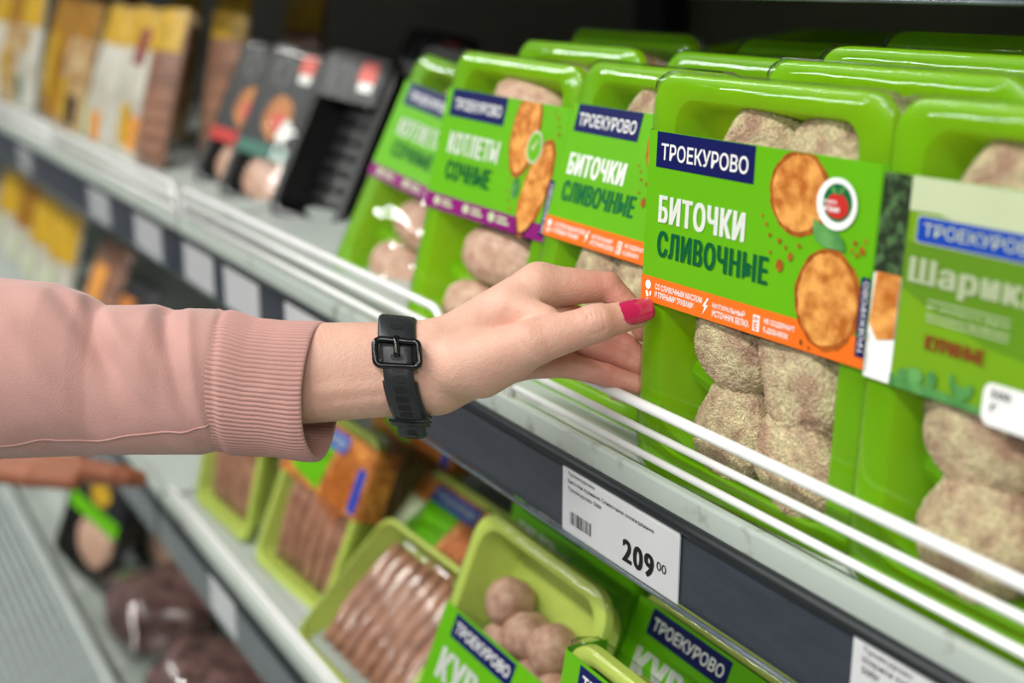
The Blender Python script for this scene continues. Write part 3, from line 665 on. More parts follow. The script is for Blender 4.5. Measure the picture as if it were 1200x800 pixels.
# ------------------------------------------------------------------ lower shelf trays
def sausage_pack(P, label, W=0.150, H=0.200, n=6, film=None, labeled=True, tops=False, rim=0.008, pale=False):
    r = empty('sausage_pack'); tag(r, label, 'food pack', 'lime trays on the lower shelf')
    add_tray(r, W, H, 0.030, M_LIME, fx=rim, fz=rim, slope=0.006)
    xa = 0.016; st = (W - 2 * xa) / n
    for i in range(n):
        x = xa + st * (i + 0.5); zz = H - 0.014
        pts = [(x + 0.001 * math.sin(k * 1.3 + i), 0.016 - 0.002 * math.sin(math.pi * k / 9), 0.014 + (zz - 0.014) * k / 9) for k in range(10)]
        P_ = [np.array(p) for p in pts]; V = []; Fc = []; ns = 10
        for k, p in enumerate(P_):
            rad = st * 0.52 * min(1, 0.35 + 0.65 * math.sin(math.pi * min(max(k, 0.4), 8.6) / 9) ** 0.35)
            for j in range(ns):
                q = 2 * math.pi * j / ns; V.append((p[0] + rad * math.cos(q), p[1] + rad * 0.9 * math.sin(q), p[2]))
        for k in range(9):
            for j in range(ns): Fc.append((k * ns + j, k * ns + (j + 1) % ns, (k + 1) * ns + (j + 1) % ns, (k + 1) * ns + j))
        Fc.append(tuple(reversed(range(ns)))); Fc.append(tuple(9 * ns + j for j in range(ns)))
        pyd('sausage', V, Fc, M_SAUS, r, True)
    add_film(r, W, H, 0.030, film or M_FILM, seed=2, bulge=0.001)
    if labeled:
        lab = add_sleeve(r, W, H * 0.56, H * 0.95, M_GRILL, dep=0.026); y = -0.0021
        if pale:
            flat('white_field', [(0.002, H * 0.57), (0.045, H * 0.57), (0.03, H * 0.80), (0.002, H * 0.80)], y, M_CREAM, lab)
            flat('white_field', [(W - 0.03, H * 0.57), (W - 0.004, H * 0.57), (W - 0.004, H * 0.92), (W - 0.02, H * 0.92)], y, M_CREAM, lab)
        flat('green_field', [(0.02, H * 0.62), (0.075, H * 0.58), (0.085, H * 0.84), (0.03, H * 0.84)], y, M_LGREEN, lab)
        flat('brand_patch', rect(0.030, H * 0.83, 0.105, H * 0.93), y - 0.0002, M_BLUE, lab)
        text('brand_lettering', [(BR, (0.034, H * 0.855, 0.101, H * 0.905))], y - 0.0004, M_CREAM, lab, 0.01)
        V, Fc = [], []
        flats('sausage_print', [ell(0.095 + 0.011 * k, H * (0.70 - 0.012 * k), 0.0045, 0.034, 16, -0.35) for k in range(4)], y - 0.0002, M_FRIED_EDGE, lab)
        flat('side_patch', rect(W - 0.014, H * 0.58, W - 0.002, H * 0.82), y - 0.0003, M_BLUE, lab)
    r.matrix_world = P
    return r
def grill_balls(P, label, z1, H=0.2026):
    W = 0.150
    r = empty('meatball_pack'); tag(r, label, 'food pack', 'lime trays on the lower shelf')
    add_tray(r, W, H, 0.034, M_LIME, fx=0.009, fz=0.009, slope=0.008, rad=0.022)
    for i, (x, z) in enumerate([(0.042, 0.150), (0.070, 0.138), (0.098, 0.143), (0.05, 0.12), (0.09, 0.115), (0.115, 0.118)]):
        if z < z1 + 0.03: put('meatball', BALL[i % 2], r, x, 0.0175, z, 0.0165, i)
    lab = add_sleeve(r, W, 0.0, z1, M_LGREEN, dep=0.03); y = -0.0021
    flat('brand_patch', rect(0.016, z1 - 0.019, 0.090, z1 - 0.002), y, M_NAVY, lab)
    text('brand_lettering', [(BR, (0.020, z1 - 0.0145, 0.086, z1 - 0.0065))], y - 0.0002, M_WHITE, lab, 0.015)
    text('title_lettering', [('КУР-', (0.014, z1 - 0.050, 0.070, z1 - 0.028)), ('БАСКИ', (0.014, z1 - 0.080, 0.080, z1 - 0.058))], y - 0.0002, M_WHITE, lab, 0.012, fat=0.10)
    flats('grill_print', [rect(0.094 + 0.004 * k, z1 - 0.062, 0.096 + 0.004 * k, z1 - 0.045) for k in range(5)], y - 0.0002, M_DGREEN, lab)
    flat('carrot_print', [(0.112, z1 - 0.075), (0.122, z1 - 0.040), (0.130, z1 - 0.075)], y - 0.0002, M_FRIED, lab)
    add_film(r, W, H, 0.034, M_FILM, seed=9)
    r.matrix_world = P
    return r
grill_balls(pose(-0.736, 0.330, ZL + 0.003, 4.7, 20, 4), 'lime tray of raw meatballs under a green label, below the price tag', 0.130)
grill_balls(pose(-0.556, 0.3335, ZL + 0.003, 2, 8, 2), 'lime tray cut by the bottom picture edge, in front of the leaning label', 0.178, 0.187)
grill_balls(pose(-0.600, 0.380, ZL + 0.005, 2, 21, 2), 'green labelled tray under the price rail, lower right', 0.178, 0.187)
grill_balls(pose(-0.770, 0.420, ZL + 0.007, 2, 10, 2), 'green labelled tray in shade behind the open meatball tray', 0.186)
sausage_pack(pose(-0.955, 0.3380, ZL + 0.003, 2, 46, 0), 'lime tray of raw sausages with white glare on their tips', H=0.130, W=0.172, n=8, film=M_FILMW, labeled=False, rim=0.004)
sausage_pack(pose(-0.985, 0.3870, ZL + 0.006, 2, 44, 0), 'sausage pack with blue patch and green label lying behind the glare tray', W=0.168, H=0.152, pale=True)
sausage_pack(pose(-1.115, 0.3560, ZL + 0.004, 6, 22, 2), 'lime sausage tray standing below the wristband', W=0.146, H=0.170)
sausage_pack(pose(-1.285, 0.3500, ZL + 0.004, 4, 14, 0), 'lime sausage tray standing under the pink cuff, leftmost on the lower shelf', W=0.140, H=0.170)
sausage_pack(pose(-1.140, 0.4700, ZL + 0.008, 4, 16, 2), 'lime sausage tray in shade behind the one below the wristband', W=0.15, H=0.19)
sausage_pack(pose(-0.940, 0.5600, ZL + 0.008, 4, 16, 2), 'lime sausage tray in the dark back row of the lower shelf', W=0.15, H=0.19)

# ------------------------------------------------------------------ base deck: meat packs, grille, black trays
ZD = 0.66
tag(box('cooler_base', -5.0, 0.5, 0.275, 0.99, ZD - 0.03, ZD, M_SHELF), 'pale base deck of the cooler under the dark meat packs', 'cooler')
gr = empty('air_grille', (-1.5, 0.26, ZD)); tag(gr, 'pale grey slatted air grille along the cooler front, bottom left', 'grille')
box('rim', -2.1, 2.0, 0.0, 0.012, 0.0, 0.050, M_SHELF, gr, 0.003)
box('bumper', -2.1, 2.0, -0.235, -0.205, -0.16, -0.055, M_SHELF, gr, 0.008)
slat = None
for i in range(20):
    y = -0.004 - 0.010 * i; z = 0.046 - 0.0045 * i
    if slat is None:
        slat = box('slat', -2.1, 2.0, -0.0032, 0.0032, -0.002, 0.002, M_GRILLE, gr); slat.location = (0, y, z)
    else:
        o = slat.copy(); COL.objects.link(o); o.location = (0, y, z)
bar = None
for i in range(26):
    x = -0.9 + 0.05 * i
    if bar is None:
        bar = box('cross_bar', -0.002, 0.002, -0.2, 0.0, -0.004, -0.001, M_GRILLE, gr); bar.rotation_euler = (math.atan2(0.0045, 0.010), 0, 0); bar.location = (x, -0.002, 0.044)
    else:
        o = bar.copy(); COL.objects.link(o); o.location = (x, -0.002, 0.044)
for i, (x, y, l, k) in enumerate([(-1.085, 0.367, 'dark red vacuum meat pack on the cooler base, nearest the bottom edge', 0.05), (-1.310, 0.370, 'dark red vacuum meat pack on the cooler base, second from the bottom edge', 0.1), (-1.535, 0.372, 'dark red vacuum meat pack on the cooler base, nearest the black tray', 0.1), (-0.860, 0.367, 'dark red vacuum meat pack at the bottom picture edge', 0.2), (-1.30, 0.590, 'dark vacuum meat pack in the shade of the lower shelf', 0.0), (-1.53, 0.590, 'dark vacuum meat pack in the shade, far one', 0.0)]):
    r = empty('meat_pack', (x, y, ZD)); tag(r, l, 'meat pack', 'dark meat packs on the cooler base')
    me = lumpy('meat', 4, 0.22, 1.5, 0.02, 6, 30 + i, (0.085, 0.070, 0.045)); me.materials.append(M_DARKMEAT)
    o = mesh_obj('meat', me, None, r); o.location = (0, 0, 0.050)
    V, Fc = pillow_geo(0.21, 0.17, 0.10, seed=40 + i); f = pyd('film', [(a - 0.105, c - 0.085, 0.051 + b) for a, b, c in V], Fc, M_FILMW, r, True)
    r.rotation_euler = (0, 0, k)
def small_black(P, label, pic, stripe):
    r = empty('black_meal_tray'); tag(r, label, 'food pack', 'black trays on the cooler base')
    W, H = 0.155, 0.20
    add_tray(r, W, H, 0.03, M_BLACKTRAY, fx=0.010, fz=0.010)
    put('patty', MINCE[0], r, W / 2, 0.016, 0.048, 0.046, 0.3, 0.5)
    lab = flat('label', rect(0.012, 0.080, W - 0.012, 0.176), -0.0016, M_CHAR, r)
    flat('colour_stripe', rect(0.012, 0.080, W - 0.012, 0.102), -0.0019, stripe, lab)
    flat('dish_print', ell(0.080, 0.125, 0.026, 0.018, 16), -0.0019, pic, lab)
    flat('title_block', rect(0.025, 0.150, 0.075, 0.166), -0.0019, M_GREYPRINT, lab)
    add_film(r, W, H, 0.03, M_FILM)
    r.matrix_world = P
small_black(pose(-1.850, 0.290, ZD + 0.028, 18, 17, 10), 'black meal tray with green stripe standing by the grille', M_YELLOW, M_LGREEN)
small_black(pose(-1.810, 0.385, ZD + 0.018, 12, 16, 6), 'black meal tray with orange picture behind the green striped one', M_FRIED, M_CHAR)
bag(pose(-1.73, 0.500, ZD + 0.002, 8, 8, 4), 'cream pack standing beside the lower rail end', M_CREAM, None, [(0.1, 0.3, 0.5, 0.9, M_YELLOW)], W=0.12, H=0.27, T=0.03, seed=50, group='packs on the cooler base')
bag(pose(-2.13, 0.36, ZD + 0.002, 8, 14, 4), 'pale pack standing far behind the black meal tray', M_BAGW, None, [(0.1, 0.3, 0.5, 0.9, M_BAGB)], W=0.14, H=0.24, T=0.03, seed=51, group='packs on the cooler base')

# ------------------------------------------------------------------ arm (implicit surface, one continuous skin)
D0 = 0.655; S = D0 / FPX
BASE = CC + CF * D0
def A(P):
    """arm space (u right, v down, w towards the aisle; one unit is 0.44 mm) to world"""
    P = np.asarray(P, float)
    return BASE + ((P[..., 0:1] - 600) * CR + (400 - P[..., 1:2]) * CU - P[..., 2:3] * CF) * S
def rcone(X, a, ra, b, rb):
    a = np.array(a, np.float32); b = np.array(b, np.float32); ba = b - a; l2 = float(ba @ ba)
    rel = [X[i] - a[i] for i in range(3)]
    t = np.clip((rel[0] * ba[0] + rel[1] * ba[1] + rel[2] * ba[2]) / l2, 0, 1)
    d = np.sqrt((rel[0] - t * ba[0]) ** 2 + (rel[1] - t * ba[1]) ** 2 + (rel[2] - t * ba[2]) ** 2)
    return d - (ra + (rb - ra) * t)
def smin(a, b, k):
    h = np.clip(0.5 + 0.5 * (b - a) / k, 0, 1); return b + (a - b) * h - k * h * (1 - h)
def smax(a, b, k): return -smin(-a, -b, k)
def surface_nets(D, o, h):
    ins = D < 0; nx, ny, nz = D.shape
    c = [ins[i:nx - 1 + i, j:ny - 1 + j, k:nz - 1 + k] for i in (0, 1) for j in (0, 1) for k in (0, 1)]
    cnt = sum(x.astype(np.int8) for x in c); act = (cnt > 0) & (cnt < 8)
    idx = np.full(act.shape, -1, np.int64); I, J, K = np.nonzero(act); idx[I, J, K] = np.arange(len(I))
    acc = np.zeros((len(I), 3)); num = np.zeros(len(I))
    for p in range(8):
        pi = np.array([(p >> 2) & 1, (p >> 1) & 1, p & 1])
        for ax in range(3):
            if pi[ax]: continue
            qi = pi.copy(); qi[ax] = 1
            da = D[I + pi[0], J + pi[1], K + pi[2]]; db = D[I + qi[0], J + qi[1], K + qi[2]]
            cr = (da < 0) != (db < 0); t = np.where(cr, da / (da - db + 1e-12), 0)
            pt = np.tile(pi.astype(float), (len(I), 1)); pt[:, ax] = t
            acc[cr] += pt[cr]; num[cr] += 1
    V = (acc / num[:, None] + np.stack([I, J, K], 1)) * h + np.array(o)
    Q = []
    for ax in range(3):
        sl0 = [slice(None)] * 3; sl1 = [slice(None)] * 3; sl0[ax] = slice(0, -1); sl1[ax] = slice(1, None)
        a = ins[tuple(sl0)]; b = ins[tuple(sl1)]
        E = np.argwhere(a != b); b1, b2 = (ax + 1) % 3, (ax + 2) % 3
        E = E[(E[:, b1] > 0) & (E[:, b2] > 0) & (E[:, b1] < act.shape[b1]) & (E[:, b2] < act.shape[b2])]
        def ci(d1, d2):
            q = E.copy(); q[:, b1] -= d1; q[:, b2] -= d2; return idx[q[:, 0], q[:, 1], q[:, 2]]
        quad = np.stack([ci(1, 1), ci(0, 1), ci(0, 0), ci(1, 0)], 1)
        fl = b[tuple(E.T)]; quad[fl] = quad[fl][:, ::-1]
        Q.append(quad)
    Q = np.concatenate(Q); Q = Q[(Q >= 0).all(1)]
    return V, Q
def grid(lo, hi, h):
    ax = [np.arange(l, u, h, dtype=np.float32) for l, u in zip(lo, hi)]
    return np.meshgrid(*ax, indexing='ij', sparse=True)
def chain(X, pts, k=3.0):
    d = None
    for (a, ra), (b, rb) in zip(pts[:-1], pts[1:]):
        e = rcone(X, a, ra, b, rb); d = e if d is None else smin(d, e, k)
    return d

FING = {
 'index': [((632, 334, -24), 27), ((714, 334.5, -30), 17.5), ((742, 361, -26), 14.5), ((756, 388, -24), 12.5)],
 'middle': [((626, 362, -46), 26), ((704, 384, -62), 17.5), ((740, 408, -50), 15), ((760, 424, -42), 13)],
 'ring': [((614, 395, -48), 25), ((688, 405, -50), 16.5), ((734, 420, -46), 14.5), ((758, 432, -40), 12.5)],
 'little': [((602, 424, -38), 22.5), ((664, 428, -34), 15.5), ((712, 440, -30), 13.5), ((750, 451, -26), 11.5)],
}
THUMB = [((540, 428, 22), 34), ((622, 402, 44), 26.5), ((694, 380, 44), 21), ((742, 368.5, 34), 16.2)]
def hand_sdf(X):
    d = None
    for a, ra, b, rb in [((505, 416, -6), 40, (200, 426, -6), 46), ((505, 446, -6), 38, (200, 462, -6), 48)]:
        e = rcone(X, a, ra, b, rb); d = e if d is None else smin(d, e, 22)
    for a, ra, b, rb in [((515, 412, -8), 35, FING['index'][0][0], 27.5), ((515, 422, -18), 36, FING['middle'][0][0], 27), ((515, 436, -18), 36, FING['ring'][0][0], 26), ((515, 449, -12), 34, FING['little'][0][0], 24)]:
        d = smin(d, rcone(X, a, ra, b, rb), 16)
    d = smin(d, rcone(X, (565, 432, 16), 34, (600, 418, 26), 28), 20)
    f = None
    for k in ('index', 'middle', 'ring', 'little'):
        e = chain(X, FING[k]); f = e if f is None else smin(f, e, 1.2)
    d = smin(d, f, 8)
    t = chain(X, THUMB, 6.0); d = smin(d, t, 12)
    # thumb joint bulge, thumb web, wrist tendons
    d = smin(d, rcone(X, (690, 379, 50), 17, (700, 376, 50), 16.5), 8)
    d = smin(d, rcone(X, (600, 360, 0), 20, (640, 372, 22), 14), 16)
    d = smin(d, rcone(X, (380, 456, 28), 7, (500, 446, 24), 6), 9)
    d = smin(d, rcone(X, (400, 470, 22), 5, (500, 458, 22), 5), 8)
    # creases: grooves cut as thin tori-like sheets
    def groove(a, b, depth, wid):
        nonlocal d
        e = rcone(X, a, wid, b, wid); d = d + depth * np.exp(-np.maximum(e + wid, 0) ** 2 / (wid * wid))
    for du in (-8, -3, 3, 8): groove((694 + du - 2, 366, 66), (694 + du + 3, 392, 64), 1.2, 2.0)
    for i, (x, y) in enumerate([(600, 420), (612, 414), (590, 428), (624, 410), (580, 436)]): groove((x - 14, y - 12, 72), (x + 10, y + 18, 66), 1.3, 2.4)
    groove((620, 440, 0), (624, 462, 0), 2.0, 3); groove((668, 322, 0), (672, 352, 0), 1.6, 3)
    return d
hh = 1.5
lo, hi = (300, 285, -104), (780, 515, 82)
X = grid(lo, hi, hh)
D = np.asarray(hand_sdf(X), np.float32)
V, Q = surface_nets(D, lo, hh)
# flush: redder fingers and knuckles (pigment of the skin itself)
def skin_material(name, base, red):
    m = bpy.data.materials.new(name); m.use_nodes = True; nt = m.node_tree; N = nt.nodes; K = nt.links; b = N['Principled BSDF']
    at = N.new('ShaderNodeAttribute'); at.attribute_name = 'flush'
    nz = N.new('ShaderNodeTexNoise'); nz.inputs['Scale'].default_value = 45; nz.inputs['Detail'].default_value = 4
    tc = N.new('ShaderNodeTexCoord'); K.new(tc.outputs['Object'], nz.inputs['Vector'])
    ma = N.new('ShaderNodeMath'); ma.operation = 'MULTIPLY_ADD'; ma.inputs[1].default_value = 0.5; K.new(nz.outputs['Fac'], ma.inputs[0]); K.new(at.outputs['Fac'], ma.inputs[2])
    mb = N.new('ShaderNodeMath'); mb.operation = 'SUBTRACT'; mb.inputs[1].default_value = 0.2; mb.use_clamp = True; K.new(ma.outputs[0], mb.inputs[0])
    mx = N.new('ShaderNodeMix'); mx.data_type = 'RGBA'; mx.inputs['A'].default_value = lin(*base); mx.inputs['B'].default_value = lin(*red)
    K.new(mb.outputs[0], mx.inputs['Factor']); K.new(mx.outputs['Result'], b.inputs['Base Color'])
    b.inputs['Roughness'].default_value = 0.5; b.inputs['Specular IOR Level'].default_value = 0.35
    b.inputs['Subsurface Weight'].default_value = 0.25; b.inputs['Subsurface Radius'].default_value = (1, 0.35, 0.2); b.inputs['Subsurface Scale'].default_value = 0.003
    n2 = N.new('ShaderNodeTexVoronoi'); n2.inputs['Scale'].default_value = 900; K.new(tc.outputs['Object'], n2.inputs['Vector'])
    n3 = N.new('ShaderNodeTexNoise'); n3.inputs['Scale'].default_value = 260; n3.inputs['Detail'].default_value = 3; K.new(tc.outputs['Object'], n3.inputs['Vector'])
    ad = N.new('ShaderNodeMath'); ad.operation = 'MULTIPLY_ADD'; ad.inputs[1].default_value = 0.35; K.new(n2.outputs['Distance'], ad.inputs[0]); K.new(n3.outputs['Fac'], ad.inputs[2])
    bp = N.new('ShaderNodeBump'); bp.inputs['Strength'].default_value = 0.5; bp.inputs['Distance'].default_value = 0.0008
    K.new(ad.outputs[0], bp.inputs['Height']); K.new(bp.outputs[0], b.inputs['Normal'])
    return m
M_SKIN = skin_material('fair_skin', (216, 172, 152), (196, 112, 96))
ORG = A(np.array([[360.0, 440.0, 0.0]]))[0]
person = empty('person', tuple(ORG)); tag(person, 'arm in a pink sweatshirt sleeve reaching for the green tray', 'person')
def flush_attr(o, F_):
    a = o.data.attributes.new('flush', 'FLOAT', 'POINT'); a.data.foreach_set('value', np.asarray(F_, np.float32))
fl = np.clip((V[:, 0] - 625) / 90, 0, 1) * 0.55
th = np.min([np.linalg.norm(V - np.array(p), axis=1) - r for p, r in [((660, 392, 50), 24), ((700, 380, 46), 22), ((735, 370, 38), 18)]], axis=0)
fl = np.where(th < 6, fl * 0.4, fl)
arm = pyd('arm', A(V) - ORG, [tuple(q) for q in Q.tolist()], M_SKIN, person, True)
flush_attr(arm, fl)

# nail on the thumb
M_NAIL = mat('raspberry_nail_varnish', (188, 28, 78), 0.12, var=0.03, coat=1.0)
a = np.array(THUMB[2][0], float); b = np.array(THUMB[3][0], float); ax = (b - a) / np.linalg.norm(b - a)
nn = np.array([0.10, -0.42, 0.90]); nn -= ax * (nn @ ax); nn /= np.linalg.norm(nn); sd = np.cross(ax, nn)
def nail_pt(s, q, off):
    c = b + ax * s; rad = 16.6 - max(0, s) * 0.14 + off
    return c + rad * (math.cos(q) * nn + math.sin(q) * sd)
V = []; Fc = []; nu, nv = 14, 12
for layer in (1.6, -1.5):
    for i in range(nu + 1):
        s = -23 + 39 * i / nu
        for j in range(nv + 1):
            t = -1 + 2 * j / nv
            e_ = i / nu
            cut = math.sqrt(max(0.0, 1 - (1 - min(1, e_ / 0.42)) ** 2.2)) * (1.0 - 0.10 * max(0, (e_ - 0.85) / 0.15))
            cut = max(cut, 0.03); bow = (1 - t * t) * 2.5 * max(0, (e_ - 0.8) / 0.2)
            V.append(nail_pt(s + bow, t * 1.08 * cut, layer))
nb = (nu + 1) * (nv + 1)
for i in range(nu):
    for j in range(nv):
        q = (i * (nv + 1) + j, i * (nv + 1) + j + 1, (i + 1) * (nv + 1) + j + 1, (i + 1) * (nv + 1) + j)
        Fc.append(q); Fc.append(tuple(k + nb for k in q[::-1]))
ring = [i * (nv + 1) for i in range(nu + 1)] + [nu * (nv + 1) + j for j in range(1, nv + 1)] + [i * (nv + 1) + nv for i in range(nu - 1, -1, -1)] + [j for j in range(nv - 1, 0, -1)]
for i in range(len(ring)): Fc.append((ring[i], ring[(i + 1) % len(ring)], ring[(i + 1) % len(ring)] + nb, ring[i] + nb))
o = pyd('thumbnail', A(np.array(V)) - ORG, Fc, M_NAIL, person, True); o['label'] = 'raspberry varnished thumb nail'

# sleeve and cuff
M_PINK = mat('pink_sweatshirt_fleece', (190, 144, 136), 0.9, var=0.05, vscale=25, bump=0.35, bscale=1400, sheen=0.3)
M_CUFF = mat('pink_rib_knit', (190, 143, 135), 0.9, var=0.05, vscale=30, bump=0.25, bscale=1500, sheen=0.3)
TOPC = [(-900, 300), (-600, 285), (-400, 290), (-200, 300), (-60, 316), (0, 325), (62, 331), (100, 344), (120, 357), (150, 357), (181, 356), (203, 363), (231, 361), (256, 362), (264, 366)]
BOTC = [(-900, 600), (-600, 585), (-400, 565), (-200, 548), (-60, 540), (0, 538), (125, 533), (237, 533), (252, 529), (264, 524)]
def interp(T, u): return float(np.interp(u, [p[0] for p in T], [p[1] for p in T]))
us = list(np.arange(-900, -60, 30)) + list(np.arange(-60, 265, 3.0))
NT = 128; V = []
def folds(u, th):
    s = 0
    for (u0, t0, sl, wd, am) in [(112, 1.3, 26, 12, -6), (196, 1.35, 20, 9, -4.5), (165, 0.4, 60, 16, 3.0), (125, 0.5, 70, 18, -3.5), (215, 0.3, 30, 10, -2.4), (70, 0.0, 80, 22, 3.5), (30, -0.3, 60, 20, -3), (240, 0.2, 14, 7, 2.0), (-60, 0.8, 70, 30, 4)]:
        c = u0 + sl * (th - t0) * -1; s += am * math.exp(-((u - c) / wd) ** 2) * math.exp(-((th - t0) / 1.2) ** 2) * 1.7
    return s + 2.2 * noise.noise(Vector((u * 0.02, math.cos(th) * 2, math.sin(th) * 2)))
for u in us:
    t = interp(TOPC, u); bt = interp(BOTC, u); c = (t + bt) / 2; hv = (bt - t) / 2; hw = hv * 0.82
    for j in range(NT):
        q = 2 * math.pi * j / NT; qq = math.atan2(math.sin(q), math.cos(q))
        f = folds(u, qq) if abs(qq) < 2.6 else 0
        sx = math.copysign(abs(math.cos(q)) ** 0.92, math.cos(q)); sy = math.copysign(abs(math.sin(q)) ** 0.92, math.sin(q))
        V.append((u + 6 * math.sin(q) * (1 if u > 200 else 0) * (u - 200) / 64 * 0, c - (hv + (0 if abs(math.sin(q)) > 0.985 else f)) * sy, -8 + (hw + f) * sx))
Fc = []
for i in range(len(us) - 1):
    for j in range(NT): Fc.append((i * NT + j, i * NT + (j + 1) % NT, (i + 1) * NT + (j + 1) % NT, (i + 1) * NT + j))
Fc.append(tuple(range(NT))[::-1])
slv = pyd('sleeve', A(np.array(V)) - ORG, Fc, M_PINK, person, True); slv['label'] = 'dusty pink sweatshirt sleeve'
# underarm seam line of the sleeve
def sleeve_pt(u, q, off):
    t = interp(TOPC, u); bt = interp(BOTC, u); c = (t + bt) / 2; hv = (bt - t) / 2; f = folds(u, q) + off
    sx = abs(math.cos(q)) ** 0.92; sy = math.copysign(abs(math.sin(q)) ** 0.92, math.sin(q))
    return (u, c - (hv + f) * sy, -8 + (hv * 0.82 + f) * sx)
V, Fc = tube(A(np.array([sleeve_pt(u, -0.98 + 0.36 * u / 250, 0.3) for u in range(-200, 260, 4)])) - ORG, 0.0006, 6)
pyd('seam', V, Fc, M_PINK, slv, True)
# ribbed cuff: outer surface, rounded hem, inner surface
CT = [(252, 362), (262, 361), (280, 366), (300, 373), (330, 376), (384, 377)]
CB = [(252, 528), (262, 533), (285, 534), (320, 535), (360, 541), (384, 541)]
prof = []
for k in range(34): prof.append((254 + (372 - 254) * k / 33, 0.0, 1.0))
for k in range(1, 6): a_ = math.pi * k / 5; prof.append((372 + 5 * math.sin(a_) * 0.9, -3.0 * (1 - math.cos(a_)), 1.0 - 0.12 * k))
for k in range(1, 8): prof.append((372 - 14 * k, -6.0, 0.4))
NR = 92; NT = NR * 8; V = []
for (u, off, rb) in prof:
    t = interp(CT, u); bt = interp(CB, u); c = (t + bt) / 2; hv = (bt - t) / 2 + off; hw = hv * 0.80
    e = max(0, (u - 262) / 112)
    for j in range(NT):
        q = 2 * math.pi * j / NT
        rib = 1.25 * rb * (abs(math.cos(q * NR / 2)) ** 0.7 - 0.5) * 2 * 0.7
        wv = math.cos(q)
        tuck = -3.5 * math.exp(-((u - 262) / 5) ** 2)
        uu = u + e * (-13 * wv + 3 * math.sin(q)) + 2.0 * noise.noise(Vector((wv * 1.5, math.sin(q) * 1.5, 3)))
        V.append((uu, c - (hv + rib + tuck) * math.sin(q), -6 + (hw + rib + tuck + 1.5 * noise.noise(Vector((u * .03, q, 1)))) * wv))
Fc = []
for i in range(len(prof) - 1):
    for j in range(NT): Fc.append((i * NT + j, i * NT + (j + 1) % NT, (i + 1) * NT + (j + 1) % NT, (i + 1) * NT + j))
cf = pyd('cuff', A(np.array(V)) - ORG, Fc, M_CUFF, slv, True); cf['label'] = 'ribbed pink cuff'

# ------------------------------------------------------------------ wristband
M_STRAP = mat('black_silicone', (36, 40, 42), 0.40, var=0.1, bump=0.12, bscale=900)
M_BUCK = mat('gloss_black_buckle', (14, 15, 16), 0.18, var=0.1)
M_SLOT = mat('slot_shade_black', (6, 7, 7), 0.6, var=0.1)  # slots are not cut; black plates paint in the shade of their recesses
wb = empty('wristband', tuple(A(np.array([[470.0, 432.0, 0.0]]))[0])); tag(wb, 'black silicone wristband with buckle on the bare wrist', 'watch')
WO = np.array(wb.location)
def wrist_c(q):                                    # slanting loop around the wrist
    s = math.sin(q); return 471 - 5 * s + (9 * s * s if s < 0 else 0) + 3 * math.cos(q) * 0
def wpt(q, du, off):
    hv = 58 + off; hw = 44 + off
    return np.array([wrist_c(q) + du, 433 - hv * math.sin(q) + (0.10 * du if math.sin(q) > 0.5 else 0.16 * du * 0.3), -4 + hw * math.cos(q)])
def band(name, q0, q1, w0, w1, off, th, n, mtl, parent, closed=False, push=None):
    V = []; Fc = []; ns = 10
    for i in range(n + 1):
        a_ = i / n; q = q0 + (q1 - q0) * a_; hw_ = (w0 + (w1 - w0) * a_) / 2
        if not closed and i == n: hw_ *= 0.7
        ex = push(a_) if push else 0
        for (du, o_) in [(-1, 0), (-1, 0.6), (-0.86, 1), (-0.4, 1.12), (0, 1.15), (0.4, 1.12), (0.86, 1), (1, 0.6), (1, 0), (0, -0.05)]:
            V.append(wpt(q, du * hw_, off + ex + o_ * th))
    for i in range(n):
        for j in range(ns): Fc.append((i * ns + j, (i + 1) * ns + j, (i + 1) * ns + (j + 1) % ns, i * ns + (j + 1) % ns))
    if not closed: Fc.append(tuple(range(ns))[::-1]); Fc.append(tuple(n * ns + j for j in range(ns)))
    return pyd(name, A(np.array(V)) - WO, Fc, mtl, parent, True)
strap = band('strap', 0.15, 0.15 + 2 * math.pi - 0.30, 44, 40, 0.5, 5.0, 90, M_STRAP, wb)
tail = band('strap_tail', 0.42, -1.38, 35, 33, 5.8, 4.5, 44, M_STRAP, wb, push=lambda a_: 1.0 + (12 * max(0, a_ - 0.8) / 0.2 if a_ > 0.8 else 0))
keeper = band('keeper', -0.98, -1.16, 46, 46, 10.5, 4.0, 6, M_STRAP, wb)
for q in (0.86, 0.64):                              # slots above the buckle
    pass
def slot(q, parent, off, wd=15, dq=0.055):
    V = []
    for o_ in (off, off + 0.7):
        for k in range(12):
            t = 2 * math.pi * k / 12; V.append(wpt(q + dq * math.copysign(abs(math.sin(t)) ** 0.6, math.sin(t)), wd / 2 * math.copysign(abs(math.cos(t)) ** 0.6, math.cos(t)), o_))
    Fc = [tuple(range(12, 24)), tuple(range(12))[::-1]] + [(k, (k + 1) % 12, 12 + (k + 1) % 12, 12 + k) for k in range(12)]
    pyd('slot', A(np.array(V)) - WO, Fc, M_SLOT, parent, False)
for q in (0.88, 0.66, 0.48): slot(q, strap, 6.2)
for q in (0.22, 0.04, -0.14, -0.32, -0.49, -0.66, -0.82): slot(q, tail, 12.0)
for q in (-1.22, -1.29, -1.345): slot(q, tail, 13.0 + 10, wd=14, dq=0.02)
pts = []
for (x, z) in rrect(-29, 29, -0.20, 0.20, 6, 6) if False else []: pass
fr = rrect(-25, 25, -13, 13, 6, 5)
V, Fc = tube(A(np.array([wpt(0.30 + z / 58.0, x, 10.0) for x, z in fr])) - WO, 0.0017, 10, closed=True); pyd('buckle', V, Fc, M_BUCK, wb, True)
V, Fc = tube(A(np.array([wpt(0.30 + z / 58.0, 0, 13.0) for z in (16, 8, 0, -4)])) - WO, 0.0016, 8); pyd('buckle_pin', V, Fc, M_BUCK, wb, True)

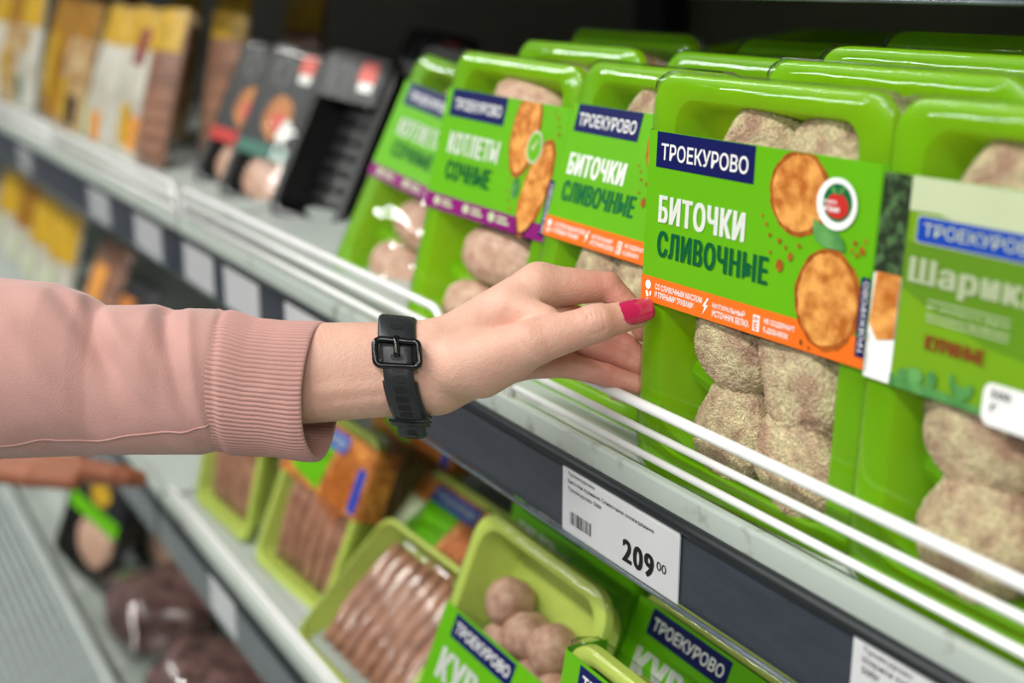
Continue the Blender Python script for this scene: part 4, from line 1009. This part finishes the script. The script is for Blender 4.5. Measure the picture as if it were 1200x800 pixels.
# ------------------------------------------------------------------ second shopper's hand, far behind the sleeve
D2 = 1.30; S2 = D2 / FPX
B2 = CC + CF * D2
def A2(P):
    P = np.asarray(P, float); return B2 + ((P[..., 0:1] - 600) * CR + (400 - P[..., 1:2]) * CU - P[..., 2:3] * CF) * S2
def sdf2(X):
    d = rcone(X, (-40, 536, 0), 26, (-220, 530, 0), 30)
    for i, (yo, wo, ln) in enumerate([(-6, 14, 2), (0, 4, 12), (3, -8, 6), (6, -18, -10)]):
        m_ = (52, 545 + yo * 0.6, wo * 1.2)
        d = smin(d, rcone(X, (-30, 538 + yo * 0.5, wo), 19, m_, 13), 9)
        d = smin(d, chain(X, [(m_, 14.5), ((100 + ln, 552 + yo * 0.7, wo * 1.3), 13.5), ((135 + ln, 557 + yo * 0.5, wo * 1.2), 12), ((152 + ln, 560 + yo * 0.4, wo * 1.1), 10)], 3), 2.5)
    d = smin(d, chain(X, [((-10, 548, 22), 14), ((45, 556, 30), 11), ((95, 561, 30), 9.5)], 4), 7)
    return d
lo, hi = (-230, 485, -60), (190, 610, 70)
X = grid(lo, hi, 2.5); V, Q = surface_nets(np.asarray(sdf2(X), np.float32), lo, 2.5)
O2 = A2(np.array([[-40.0, 536.0, 0.0]]))[0]
p2 = empty('person', tuple(O2)); tag(p2, 'blurred bare hand of another shopper below the pink sleeve', 'person')
M_SKIN2 = skin_material('shaded_skin', (158, 98, 70), (138, 76, 54))  # brown skin, darkened so the shade on this hand sits in its colour
ha = pyd('hand', A2(V) - O2, [tuple(q) for q in Q.tolist()], M_SKIN2, p2, True); flush_attr(ha, np.clip((V[:, 0] - 60) / 150, 0, 1) * 0.5)
us = np.arange(-330, -150, 10); V = []; NT = 40
for u in us:
    for j in range(NT):
        q = 2 * math.pi * j / NT; rr = 38 + 2 * noise.noise(Vector((u * 0.03, math.cos(q), math.sin(q)))); V.append((u, 531 - rr * math.sin(q), rr * 0.9 * math.cos(q)))
Fc = [(i * NT + j, i * NT + (j + 1) % NT, (i + 1) * NT + (j + 1) % NT, (i + 1) * NT + j) for i in range(len(us) - 1) for j in range(NT)] + [tuple(range(NT))[::-1]]
pyd('sleeve', A2(np.array(V)) - O2, Fc, mat('dark_jacket', (40, 42, 48), 0.8), p2, True)

# ------------------------------------------------------------------ lamp housings over the aisle
M_LAMPBODY = mat('white_lamp_body', (230, 230, 228), 0.5)
for i, (x, y, z) in enumerate(LAMPS):
    o = box('ceiling_lamp', x - 0.9, x + 0.9, y - 0.1, y + 0.1, z + 0.012, z + 0.07, M_LAMPBODY, None, 0.01)
    tag(o, 'white fluorescent ceiling lamp over the aisle, outside the picture', 'lamp', 'ceiling lamps over the aisle')
